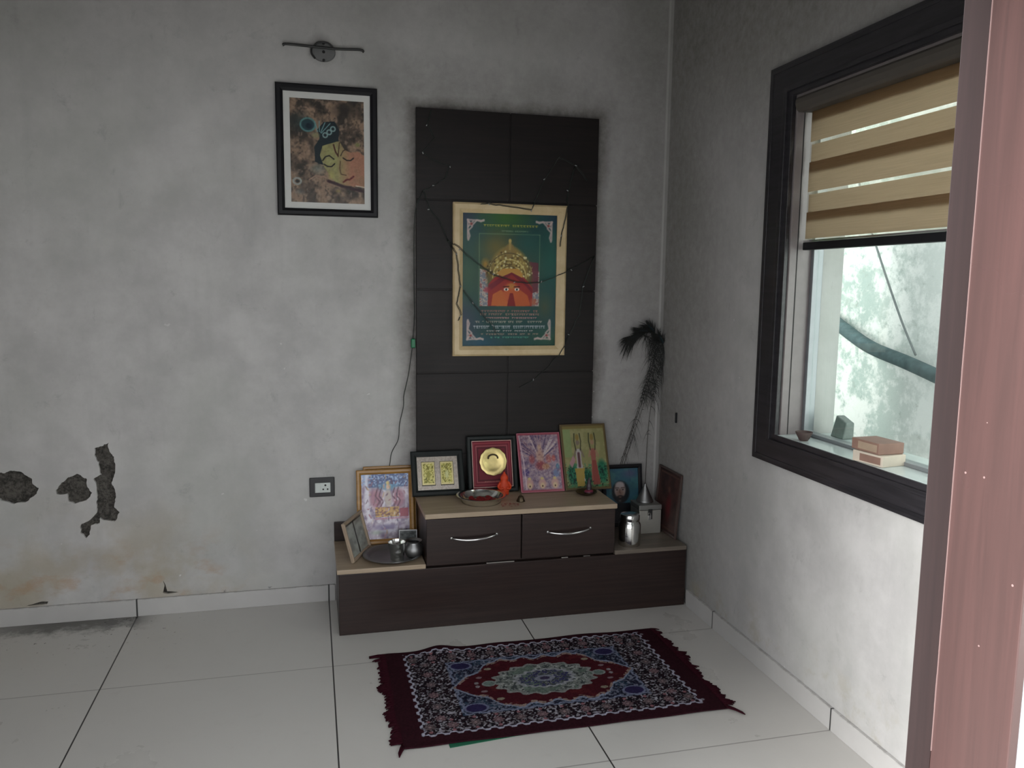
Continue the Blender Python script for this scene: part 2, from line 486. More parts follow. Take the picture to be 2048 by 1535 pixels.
M_FEATH = plain('dark feather barbs', (0.016, 0.017, 0.016), 0.6, var=0.5, nscale=50)
M_FEATHQ = plain('feather quill', (0.055, 0.048, 0.04), 0.5)
M_FEATHE = plain('feather eye', (0.012, 0.028, 0.034), 0.35, var=0.4)
M_PIPE = plain('weathered black pipe', (0.065, 0.105, 0.11), 0.8, var=0.75, nscale=22, bump=0.6)
M_CABLE = plain('grey cable', (0.20, 0.22, 0.22), 0.7)
M_SLAB = plain('greenish stone slab', (0.165, 0.19, 0.178), 0.7, var=0.35, nscale=60)
M_CARTON = plain('brown carton', (0.22, 0.13, 0.10), 0.7, var=0.25, nscale=18)
M_CARTONP = plain('pale carton', (0.52, 0.46, 0.38), 0.6, var=0.2, nscale=18)
M_GROUND = plain('concrete yard', (0.42, 0.42, 0.41), 0.9, var=0.15, nscale=3)

def lime_mat():
    k = NT('mossy limewash')
    x, y, z = k.xyz()
    n = k.noise(3.4, 10, 0.74); n2 = k.noise(16, 9, 0.74); n3 = k.noise(1.2, 3)
    c = k.mix(n2, (0.62, 0.625, 0.59), (0.78, 0.785, 0.76))
    c = k.mix(k.sm(y, 0.35, -0.35), c, (0.90, 0.90, 0.88))
    m = k.math('MULTIPLY', k.sm(k.math('ADD', n, k.math('MULTIPLY', k.math('SUBTRACT', n2, 0.5), 0.6)), 0.41, 0.58), k.sm(y, -0.5, 0.5, 0.12, 1.0))
    c = k.mix(k.math('MULTIPLY', m, 0.8), c, (0.25, 0.335, 0.30))
    c = k.mix(k.math('MULTIPLY', k.math('MULTIPLY', k.sm(n2, 0.58, 0.68), 0.6), k.sm(y, -0.5, 0.3, 0.2, 1.0)), c, (0.28, 0.31, 0.28))
    k.base(c); k.rough(0.9)
    k.bump(n2, 0.4, 0.01)
    return k.m
M_LIME = lime_mat()
M_PILAST = plain('pinkish limewash', (0.66, 0.63, 0.57), 0.9, var=0.14, nscale=8)

def fabric_mat():
    k = NT('tan blind weave')
    x, y, z = k.xyz()
    w = k.noise(1.0, 3, 0.6, vec=k.scaled(k.pos(), (1, 5, 420)))
    c = k.mix(w, (0.27, 0.195, 0.13), (0.43, 0.315, 0.22))
    d = k.n('ShaderNodeBsdfDiffuse', Color=k.mix(0.74, c, (0.0, 0.0, 0.0))); t = k.n('ShaderNodeBsdfTranslucent', Color=c)
    mx = k.n('ShaderNodeMixShader', i0=0.66, i1=d.outputs[0], i2=t.outputs[0])
    k.t.links.new(mx.outputs[0], k.out.inputs[0])
    return k.m
def sheer_mat():
    k = NT('sheer blind mesh')
    d = k.n('ShaderNodeBsdfTranslucent', Color=(0.5, 0.45, 0.36, 1)); t = k.n('ShaderNodeBsdfTransparent', Color=(0.95, 0.95, 0.93, 1))
    mx = k.n('ShaderNodeMixShader', i0=0.22, i1=t.outputs[0], i2=d.outputs[0])
    k.t.links.new(mx.outputs[0], k.out.inputs[0])
    return k.m
M_FAB = fabric_mat(); M_SHEER = sheer_mat()
M_CASS = plain('taupe blind cassette', (0.075, 0.065, 0.055), 0.6)

# ------------------------------------------------------------------ the setting
CZ = 2.9
XL = -3.7
YF = -2.30       # inner plane of the door frame
YO = -2.479      # outer face of the front wall

def rough_outline(pts, seed, amp=0.009, n=7):
    out = []
    for i in range(len(pts)):
        a, b = Vector(pts[i]), Vector(pts[(i + 1) % len(pts)])
        for k in range(n):
            p = a.lerp(b, k / n)
            d = mnoise.noise_vector(Vector((p.x * 30, p.y * 30, seed)))
            d2 = mnoise.noise_vector(Vector((p.x * 90, p.y * 90, seed + 7)))
            out.append((p.x + d.x * amp + d2.x * amp * 0.5, p.y + d.y * amp + d2.y * amp * 0.5))
    return out

H1 = [(-2.93, 0.60), (-2.899, 0.619), (-2.88, 0.638), (-2.862, 0.648), (-2.825, 0.653), (-2.784, 0.642), (-2.752, 0.618), (-2.75, 0.598), (-2.724, 0.575), (-2.737, 0.548), (-2.763, 0.525), (-2.815, 0.516), (-2.869, 0.531), (-2.905, 0.563)]
H2 = [(-2.663, 0.565), (-2.626, 0.609), (-2.582, 0.63), (-2.552, 0.609), (-2.528, 0.548), (-2.55, 0.514), (-2.588, 0.503), (-2.615, 0.521), (-2.627, 0.542), (-2.657, 0.548)]
H3 = [(-2.514, 0.737), (-2.48, 0.74), (-2.454, 0.756), (-2.449, 0.717), (-2.435, 0.681), (-2.436, 0.618), (-2.446, 0.583), (-2.44, 0.54), (-2.443, 0.49), (-2.426, 0.457), (-2.44, 0.425), (-2.472, 0.424), (-2.5, 0.44), (-2.504, 0.415), (-2.536, 0.403), (-2.539, 0.371), (-2.558, 0.354), (-2.576, 0.376), (-2.573, 0.412), (-2.535, 0.438), (-2.512, 0.458), (-2.509, 0.508), (-2.505, 0.536), (-2.518, 0.6), (-2.491, 0.624), (-2.498, 0.677)]
H4 = [(-2.27, 0.092), (-2.262, 0.125), (-2.268, 0.150), (-2.258, 0.128), (-2.252, 0.098), (-2.235, 0.096), (-2.205, 0.090), (-2.25, 0.086)]
H5 = [(-2.80, 0.079), (-2.74, 0.094), (-2.715, 0.092), (-2.72, 0.080)]

def holed_wall():
    cu = bpy.data.curves.new('wall_curve', 'CURVE')
    cu.dimensions = '2D'; cu.fill_mode = 'BOTH'; cu.extrude = 0.006
    for pts in ([(XL, 0), (0.0, 0), (0.0, CZ), (XL, CZ)], rough_outline(H1, 1), rough_outline(H2, 2), rough_outline(H3, 3), H4, H5):
        s = cu.splines.new('POLY'); s.points.add(len(pts) - 1); s.use_cyclic_u = True
        for p, q in zip(s.points, pts): p.co = (q[0], q[1], 0, 1)
    tmp = bpy.data.objects.new('tmp', cu); COL.objects.link(tmp)
    dg = bpy.context.evaluated_depsgraph_get()
    me = bpy.data.meshes.new_from_object(tmp.evaluated_get(dg))
    bpy.data.objects.remove(tmp); bpy.data.curves.remove(cu)
    me.transform(Matrix.Translation((0, 0.006, 0)) @ Matrix.Rotation(PI / 2, 4, 'X'))
    me.name = 'wall_back'; me.materials.clear(); me.materials.append(M_BACK)
    for p in me.polygons: p.use_smooth = False
    o = bpy.data.objects.new('wall_back', me); link(o)
    return tag(o, kind='structure')

wb = holed_wall()
bm = boxes((XL, 0.23, 0.0125, 0.23, 0, CZ))
tag(obj('render_coat', bm, M_CEMENT, wb), 'bare dark cement showing where plaster fell off')

W0, W1, WZ0, WZ1 = -1.04, -2.12, 0.90, 2.085      # window opening along y and z
bm = boxes((0, 0.23, W0, 0.012, 0, CZ), (0, 0.23, YO, W1, 0, CZ), (0, 0.23, W1, W0, 0, WZ0), (0, 0.23, W1, W0, WZ1, CZ))
tag(obj('wall_right', bm, M_RIGHT), kind='structure')
DX0, DX1, DZ = -2.62, -0.39, 2.16                   # door opening
bm = boxes((DX1, 0.0, YO, YF + 0.03, 0, CZ), (XL, DX0, YO, YF + 0.03, 0, CZ), (DX0, DX1, YO, YF + 0.03, DZ, CZ))
tag(obj('wall_front', bm, M_PALE), kind='structure')
tag(obj('wall_left', boxes((XL - 0.2, XL, YO, 0.23, 0, CZ)), M_PLASTER), kind='structure')
tag(obj('ceiling', boxes((XL - 0.2, 0.23, YO, 0.23, CZ, CZ + 0.15)), M_CEIL), kind='structure')
tag(obj('floor', boxes((XL - 0.2, 0.23, YO, 0.23, -0.12, 0)), M_TILE), kind='structure')
tag(obj('baseboard_back', boxes((XL, -1.545, -0.012, 0, 0, 0.075)), M_SKX, bevel=0.0015), kind='structure')
tag(obj('baseboard_right', boxes((-0.012, 0, YF + 0.03, -0.40, 0, 0.075)), M_SKY, bevel=0.0015), kind='structure')

# door frame the room is seen through
dr = tag(empty('door_1', (-1.5, YF, 0)), kind='structure')
def at(o, bm):   # bring world coordinates into the parent's frame
    bmesh.ops.translate(bm, verts=bm.verts, vec=-Vector(o.location)); return bm
obj('lining', at(dr, boxes((-0.41, -0.39, YO, YF + 0.03, 0, DZ), (DX0, DX0 + 0.02, YO, YF + 0.03, 0, DZ), (DX0 + 0.02, -0.41, YO, YF + 0.03, DZ - 0.02, DZ))), M_JAMB, dr, bevel=0.002)
def prism(bm, poly, z0, z1):
    a = [bm.verts.new((x, y, z0)) for x, y in poly]; b = [bm.verts.new((x, y, z1)) for x, y in poly]
    n = len(poly)
    for k in range(n): bm.faces.new((a[k], a[(k + 1) % n], b[(k + 1) % n], b[k]))
    bm.faces.new(a[::-1]); bm.faces.new(b)
    return bm
obj('door_stop', at(dr, prism(boxes((DX0 + 0.021, DX0 + 0.08, YF, YF + 0.035, 0, DZ - 0.02), (DX0 + 0.08, -0.471, YF, YF + 0.035, DZ - 0.08, DZ - 0.02)), [(-0.471, YF), (-0.411, YF), (-0.411, YF + 0.035), (-0.436, YF + 0.035)], 0, DZ - 0.02)), M_STOP, dr, bevel=0.0012)
bm = bmesh.new()
zs = np.linspace(0.02, 2.12, 90)
for a, b in zip(zs, zs[1:]):
    if mnoise.noise(Vector((a * 4, 3.3, 0))) > -0.25:
        w = 0.0003 + 0.0014 * abs(mnoise.noise(Vector((a * 9, 0, 1))))
        box(bm, -0.4112 - w, -0.4098, YF - 0.0012, YF + 0.001, a, b)
tag(obj('filler_bead', at(dr, bm), M_SEAL, dr), 'pale cracked filler line in the frame corner')
bm = bmesh.new()
r_ = random.Random(5)
for _ in range(5):
    yy, zz = r_.uniform(YO + 0.02, YF - 0.02), r_.uniform(0.6, 1.25); s = r_.uniform(0.0012, 0.0026)
    lathe([(0, 0), (s, 0.0001), (s * 0.8, 0.0006), (0, 0.0008)], 10, bm)
    for v in bm.verts[-32:] if False else []: pass
    n_ = 22
    vs = list(bm.verts)[-n_:]
    bmesh.ops.rotate(bm, verts=vs, cent=(0, 0, 0), matrix=Matrix.Rotation(-PI / 2, 3, 'Y'))
    bmesh.ops.translate(bm, verts=vs, vec=(-0.4100, yy, zz))
obj('paint_chip', at(dr, bm), M_SEAL, dr)

# window: architrave, reveal, sill, sash and pane
wn = tag(empty('window_1', (0, -1.5, 0.85)), kind='structure')
def ring_frame(bm, y0, y1, z0, z1, wy0, wy1, wz0, wz1, x0, x1):
    """rectangular ring in the yz plane, mitred; y0 is the far side (towards the corner)"""
    o = [(y0, z0), (y1, z0), (y1, z1), (y0, z1)]
    i = [(y0 - wy0, z0 + wz0), (y1 + wy1, z0 + wz0), (y1 + wy1, z1 - wz1), (y0 - wy0, z1 - wz1)]
    V = {}
    for nm, P in (('o', o), ('i', i)):
        for x in (x0, x1):
            V[nm, x] = [bm.verts.new((x, a, b)) for a, b in P]
    for k in range(4):
        k2 = (k + 1) % 4
        for x in (x0, x1):
            bm.faces.new((V['o', x][k], V['o', x][k2], V['i', x][k2], V['i', x][k]))
        bm.faces.new((V['o', x0][k], V['o', x0][k2], V['o', x1][k2], V['o', x1][k]))
        bm.faces.new((V['i', x0][k], V['i', x0][k2], V['i', x1][k2], V['i', x1][k]))
bm = bmesh.new()
ring_frame(bm, -0.9085, -2.25, 0.795, 2.199, 0.100, 0.10, 0.078, 0.085, -0.020, -0.0005)
ring_frame(bm, -1.006, -2.155, 0.871, 2.116, 0.020, 0.02, 0.014, 0.016, -0.026, -0.0005)
ring_frame(bm, -1.024, -2.137, 0.884, 2.102, 0.026, 0.02, 0.020, 0.018, -0.017, -0.0005)
ring_frame(bm, -0.922, -2.235, 0.808, 2.186, 0.012, 0.012, 0.010, 0.010, -0.0225, -0.019)
obj('architrave', at(wn, bm), M_WINFR, wn, bevel=0.0025)
bm = boxes((0, 0.10, -1.057, W0, WZ0, WZ1), (0, 0.10, W1, -2.105, WZ0, WZ1), (0, 0.10, -2.105, -1.057, 2.075, WZ1))
obj('reveal', at(wn, bm), M_LINING, wn, bevel=0.002)
obj('reveal_groove', at(wn, boxes((0.028, 0.031, -1.0585, -1.05, 0.906, 2.07))), M_HOLE, wn)
obj('sill', at(wn, boxes((-0.012, 0.235, -2.10, -1.0575, 0.885, 0.905))), M_SILL, wn, bevel=0.003)
bm = bmesh.new()
ring_frame(bm, -1.0575, -2.10, 0.9055, 2.07, 0.016, 0.03, 0.012, 0.03, 0.085, 0.125)
obj('sash', at(wn, bm), M_ALU, wn, bevel=0.002)
obj('glass_pane', at(wn, boxes((0.103, 0.107, -2.071, -1.0735, 0.9175, 2.04))), M_PANE, wn)

# ------------------------------------------------------------------ outside
yard = tag(obj('ground', boxes((-9, 7, -12, YO - 0.001, -0.16, -0.02), (0.231, 7, YO - 0.001, 6, -0.16, -0.02)), M_GROUND), kind='structure')
tag(obj('rear_sky_blocker', boxes((XL - 0.2, 0.23, 0.231, 4.0, 0, 1.0)), M_PALE), kind='structure')   # unseen block added to cut sky light on the outside wall
nb = thing('neighbour_wall', 'mossy limewashed outside wall seen through the window', 'wall', (1.55, 0, -0.02))
def rel(o, *bs): return at(o, boxes(*bs))
obj('wall_face', rel(nb, (1.4, 1.6, -6, 5, -0.02, 2.9)), M_LIME, nb)
obj('pilaster', rel(nb, (1.33, 1.41, 0.66, 0.97, -0.02, 2.9)), M_PILAST, nb, bevel=0.01)
bm = bmesh.new()
tube(bm, spline([(1.32, 0.62, 1.29), (1.30, 0.38, 1.20), (1.30, 0.15, 1.115), (1.30, -0.15, 1.055), (1.30, -0.5, 0.975), (1.30, -1.2, 0.80), (1.30, -2.2, 0.6)], 8), 0.036, 14)
tag(obj('pipe', bm, M_PIPE, smooth=True), 'thick dark pipe sagging along the outside wall', 'pipe')
bm = bmesh.new()
tube(bm, spline([(1.32, 0.50, 2.35), (1.29, 0.26, 1.86), (1.29, 0.13, 1.62), (1.28, -0.08, 1.29), (1.27, -0.22, 1.106)], 8), 0.0055, 8)
tag(obj('hanging_cable', bm, M_CABLE, smooth=True), 'thin grey cable hanging down to the dark pipe outside', 'cable')
sl = bmesh.new()
vs = box(sl, 0.165, 0.210, -1.185, -1.115, 0.905, 0.983)
vs[4].co.z -= 0.020; vs[5].co.z -= 0.020; vs[4].co.x += 0.012; vs[7].co.x += 0.012
vs[6].co.y -= 0.012; vs[7].co.y -= 0.012
tag(obj('stone_slab', sl, M_SLAB, bevel=0.004), 'small greenish stone slab standing on the ledge outside the glass', 'stone')

# ------------------------------------------------------------------ blind
bl = thing('zebra_blind', 'half lowered tan striped roller blind in the window', 'blind', (0.045, -1.56, 2.07))
BY0, BY1 = -2.06, -1.076
bm = bmesh.new()
prof = [(0.004, 2.026), (-0.006, 2.034), (-0.012, 2.052), (-0.011, 2.066), (-0.004, 2.0745), (0.078, 2.0745), (0.078, 2.032), (0.07, 2.028)]
for yy in (-2.09, -1.0585):
    pass
ringsA = [bm.verts.new((x, -1.0585, z)) for x, z in prof]; ringsB = [bm.verts.new((x, -2.09, z)) for x, z in prof]
for k in range(len(prof)): bm.faces.new((ringsA[k], ringsA[(k + 1) % len(prof)], ringsB[(k + 1) % len(prof)], ringsB[k]))
bm.faces.new(ringsA); bm.faces.new(ringsB[::-1])
obj('cassette', at(bl, bm), M_CASS, bl, bevel=0.002)
def sheet(name, x, bands, z0, z1):
    cuts = sorted({z0, z1, *[v for b in bands for v in b]})
    bm = bmesh.new()
    ny = 10
    grid = [[bm.verts.new((x, BY0 + (BY1 - BY0) * i / ny, z)) for i in range(ny + 1)] for z in cuts]
    for j in range(len(cuts) - 1):
        mid = 0.5 * (cuts[j] + cuts[j + 1])
        op = any(a < mid < b for a, b in bands)
        for i in range(ny):
            bm.faces.new((grid[j][i], grid[j][i + 1], grid[j + 1][i + 1], grid[j + 1][i])).material_index = 0 if op else 1
    return obj(name, at(bl, bm), [M_FAB, M_SHEER], bl)
sheet('front_fabric', 0.045, [(1.926, 2.04), (1.758, 1.858), (1.599, 1.689)], 1.587, 2.04)
sheet('back_fabric', 0.0505, [(1.991, 2.04), (1.821, 1.9175), (1.659, 1.7495)], 1.587, 2.04)
obj('bottom_bar', rel(bl, (0.038, 0.066, BY0 - 0.003, BY1 + 0.003, 1.560, 1.587)), M_BLACK, bl, bevel=0.003)
tag(obj('bar_strip', rel(bl, (0.038, 0.0405, BY0, BY1, 1.5872, 1.5935)), M_CHROME, bl), 'bright metal strip above the bottom bar')

# ------------------------------------------------------------------ prayer console
CY = -0.392
cs = thing('shrine_console', 'low dark wood console with beige tops and two drawers under the wall panel', 'console', (-0.775, -0.2, 0))
obj('base_cabinet', rel(cs, (-1.54, -0.013, CY, -0.001, 0, 0.258)), M_LAM, cs, bevel=0.0025)
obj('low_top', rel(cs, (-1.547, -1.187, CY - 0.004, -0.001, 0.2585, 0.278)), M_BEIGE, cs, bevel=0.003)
tag(obj('low_top', rel(cs, (-0.356, -0.013, CY - 0.004, -0.001, 0.2585, 0.278)), M_GRIMY_SHADED, cs, bevel=0.003), 'beige top darkened by grime and painted shade')
obj('back_strip', rel(cs, (-1.546, -1.20, -0.019, -0.001, 0.2785, 0.364)), M_LAM, cs, bevel=0.002)
obj('drawer_case', rel(cs, (-1.184, -0.358, CY + 0.020, -0.001, 0.2585, 0.467)), M_LAM, cs, bevel=0.002)
obj('upper_top', rel(cs, (-1.191, -0.351, CY - 0.006, -0.001, 0.4675, 0.489)), M_BEIGE, cs, bevel=0.003)
for xa, xb in ((-1.184, -0.7815), (-0.7765, -0.358)):
    d = obj('drawer', rel(cs, (xa, xb, CY, CY + 0.0195, 0.268, 0.464)), M_LAM, cs, bevel=0.0025)
    xc = (xa + xb) / 2 - 0.002
    bm = bmesh.new()
    pts = []
    for t in np.linspace(-1, 1, 15):
        pts.append((xc + 0.098 * t, CY - 0.004 - 0.022 * (1 - t * t) ** 0.6, 0.386 - 0.010 * (1 - t * t) + 0.003 * t))
    tube(bm, pts, 0.0058, 10, taper=lambda s: 0.55 + 0.45 * math.sin(PI * s))
    for sgn in (-1, 1):
        tube(bm, [(xc + sgn * 0.096, CY + 0.002, 0.386 + 0.003 * sgn), (xc + sgn * 0.096, CY - 0.009, 0.386 + 0.003 * sgn)], 0.0055, 10)
    h = obj('handle', at(cs, bm), M_CHROME, d, smooth=True)
    h.matrix_parent_inverse = Matrix()
    tag(h, 'curved chrome bow handle')
# scuffed edging below the drawers
r_ = random.Random(3)
M_CHIP = plain('chipped edge', (0.30, 0.28, 0.26), 0.7)
for xa, xb in ((-0.93, -0.81), (-0.60, -0.57), (-0.50, -0.47)):
    bm = bmesh.new()
    box(bm, xa, xb, CY - 0.0006, CY + 0.004, 0.2600 + r_.uniform(0, .002), 0.2625 + r_.uniform(0, .002))
    tag(obj('worn_edge', at(cs, bm), M_CHIP, cs), 'pale chipped edging below the drawers')

# panel on the wall, grooved into boards
bm = bmesh.new()
rows = [(0.491, 0.657), (0.663, 1.027), (1.033, 1.399), (1.405, 1.788), (1.794, 2.176)]
cols = [(-1.178, -0.7635), (-0.7575, -0.347)]
box(bm, -1.176, -0.349, -0.024, -0.0005, 0.4905, 2.174)
for a, b in cols:
    for c, d in rows: box(bm, a, b, -0.030, -0.0235, c, d)
tag(obj('wall_panel', bm, M_LAMV, bevel=0.0015), 'tall dark wood panel grooved into boards behind the shrine', 'panel')

# ------------------------------------------------------------------ pictures
def mitre(bm, w, h, b, d, lip=0.35):
    """picture frame ring: x -w/2..w/2, z 0..h, rear at y=0, front at y=-d, with a sloped inner lip"""
    prof = [(0, 0), (0, -d * 0.82), (b * 0.18, -d), (b * 0.62, -d), (b, -d * (1 - lip)), (b, 0)]
    loops = []
    for i, y in prof:
        loops.append([bm.verts.new(p) for p in ((-w / 2 + i, y, i), (w / 2 - i, y, i), (w / 2 - i, y, h - i), (-w / 2 + i, y, h - i))])
    for k in range(len(prof)):
        A, B = loops[k], loops[(k + 1) % len(prof)]
        for q in range(4):
            bm.faces.new((A[q], A[(q + 1) % 4], B[(q + 1) % 4], B[q]))
    return bm

def picture(name, label, cat, loc, rot, w, h, b, d, fmat, ink, imat, matb=0.0, matm=None, glass=True, frame=True, edge=None):
    r = thing(name, label, cat, loc, rot)
    if frame:
        obj('frame', mitre(bmesh.new(), w, h, b, d), fmat, r)
        obj('backing', boxes((-w / 2 + b * 0.5, w / 2 - b * 0.5, -d * 0.3, -d * 0.05, b * 0.5, h - b * 0.5)), M_BROWNF, r)
    else:
        obj('board', boxes((-w / 2, w / 2, -d, 0, 0, h)), edge, r, bevel=0.0015)
    yi = -d * 0.36 if frame else -d - 0.0006
    bb = b if frame else b
    if matb:
        yb = yi - 0.0008
        bm = bmesh.new()
        x1, x2, z1, z2 = w / 2 - bb, w / 2 - bb - matb, bb, bb + matb
        o = [bm.verts.new(p) for p in ((-x1, yb, z1), (x1, yb, z1), (x1, yb, h - z1), (-x1, yb, h - z1))]
        i = [bm.verts.new(p) for p in ((-x2, yb, z2), (x2, yb, z2), (x2, yb, h - z2), (-x2, yb, h - z2))]
        for q in range(4): bm.faces.new((o[q], o[(q + 1) % 4], i[(q + 1) % 4], i[q]))
        obj('mat_border', bm, matm, r)
    m = bb + matb * 0.98
    if ink is not None:
        ink_mesh('print', ink, imat, r, -w / 2 + m, w / 2 - m, m, h - m, yi)
    if glass and frame:
        obj('glass', boxes((-w / 2 + b * 0.95, w / 2 - b * 0.95, -d * 0.58, -d * 0.52, b * 0.95, h - b * 0.95)), M_GLASS, r)
    return r

# -- serene face print
def face_art():
    k = Ink(170, 240, 0.70)
    def q(x, y): return ((x - 225) / 585.0, 1 - (y - 510) / 835.0)
    Q = lambda *p: [q(*a) for a in p]
    n1 = k.noise(7, 9, 4, 1); n2 = k.noise(30, 40, 3, 2); n3 = k.noise(16, 20, 3, 5)
    k.c[:] = (122, 100, 82)
    k.put((n1 > 0.5) * 0.8 * np.clip((n1 - 0.45) * 6, 0, 1), (176, 140, 112))
    k.put(np.clip((0.47 - n1) * 7, 0, 1) * 0.85, (62, 54, 48))
    k.put(np.clip((n2 - 0.55) * 6, 0, 1) * 0.5, (46, 42, 40))
    k.put(np.clip((n3 - 0.58) * 7, 0, 1) * 0.6, (190, 155, 128))
    k.ell(*q(680, 590), 0.28, 0.10, (52, 46, 42), 0.8, 0.7); k.ell(*q(300, 700), 0.2, 0.12, (48, 62, 62), 0.8, 0.85)
    k.ell(*q(440, 1070), 0.14, 0.07, (150, 160, 148), 0.9, 0.7)
    face = k.poly(Q((452, 970), (468, 885), (545, 850), (612, 840), (650, 905), (700, 925), (760, 915), (812, 950), (812, 1200), (730, 1200), (640, 1195), (572, 1165), (522, 1105), (485, 1045)), (176, 172, 104))
    g = np.clip((k.u - 0.62) / 0.2, 0, 1) * face
    k.put(g * 0.9, (196, 122, 96)); k.put(face * np.clip((k.noise(9, 12, 3, 9) - 0.5) * 4, 0, 1) * 0.4, (150, 128, 84))
    k.ell(*q(545, 1120), 0.06, 0.06, (204, 190, 100), 0.8, 0.8)
    k.poly(Q((415, 1010), (414, 890), (455, 825), (440, 750), (490, 690), (575, 680), (612, 745), (604, 838), (545, 858), (478, 882), (456, 960), (484, 1035), (450, 1030)), (26, 46, 54))
    k.ell(*q(365, 722), 0.10, 0.063, (30, 70, 82), 0.2); k.ring(*q(365, 718), 0.098, 0.062, 0.12, (86, 150, 150)); k.ell(*q(372, 728), 0.05, 0.032, (16, 40, 62), 0.3)
    k.ell(*q(425, 800), 0.07, 0.035, (168, 164, 112), 0.6, 0.8)
    for a, b in (((440, 770), (420, 690)), ((455, 770), (455, 685)), ((465, 775), (500, 695)), ((470, 780), (540, 700))): k.line(Q(a, b), 0.004, (120, 176, 178))
    for cx, cy in ((500, 795), (532, 770), (562, 742)): k.ring(*q(cx, cy), 0.03, 0.022, 0.3, (140, 178, 176))
    dk = (34, 30, 28)
    k.line(Q((478, 1000), (500, 968), (530, 958), (566, 985)), 0.006, dk); k.line(Q((488, 1030), (515, 1046), (548, 1046), (572, 1022)), 0.006, dk)
    k.ell(*q(528, 1005), 0.055, 0.026, (196, 190, 122), 0.5, 0.7)
    k.line(Q((640, 972), (668, 990), (700, 990), (722, 970)), 0.006, dk); k.line(Q((620, 955), (640, 915), (668, 898)), 0.005, (80, 60, 44))
    k.line(Q((565, 868), (580, 925), (600, 958)), 0.007, (90, 40, 30)); k.line(Q((612, 850), (606, 900), (600, 958)), 0.005, (90, 60, 36))
    k.line(Q((618, 1000), (612, 1060), (622, 1105), (662, 1112)), 0.005, (112, 84, 56))
    k.line(Q((640, 1168), (668, 1146), (690, 1146), (722, 1120)), 0.008, (120, 42, 40))
    k.line(Q((520, 1165), (560, 1178), (640, 1205), (812, 1242)), 0.014, (64, 36, 44)); k.line(Q((740, 1196), (812, 1206)), 0.005, (230, 206, 176))
    k.ring(*q(275, 1175), 0.05, 0.03, 0.25, (170, 176, 168)); k.ell(*q(275, 1175), 0.03, 0.018, (40, 44, 44), 0.4)
    k.ell(*q(600, 1245), 0.05, 0.02, (170, 150, 80), 0.7, 0.7); k.line(Q((370, 1160), (420, 1125), (500, 1135)), 0.006, (180, 140, 116)); k.ell(*q(290, 1260), .09, .04, (120, 124, 120), .9, .6)
    k.ell(*q(755, 860), 0.05, 0.03, (150, 160, 80), 0.8, 0.8)
    k.c *= (0.93 + 0.14 * k.noise(60, 80, 1, 7))[..., None]
    return k
picture('framed_print', 'large black framed print of a serene sleeping face hung beside the panel', 'picture', (-1.549, -0.0005, 1.7065), (0, 0, 0),
        0.416, 0.536, 0.030, 0.022, M_BLACK, mute(face_art(), 0.9, 0.8), M_INKG, 0.026, M_WHITEB)

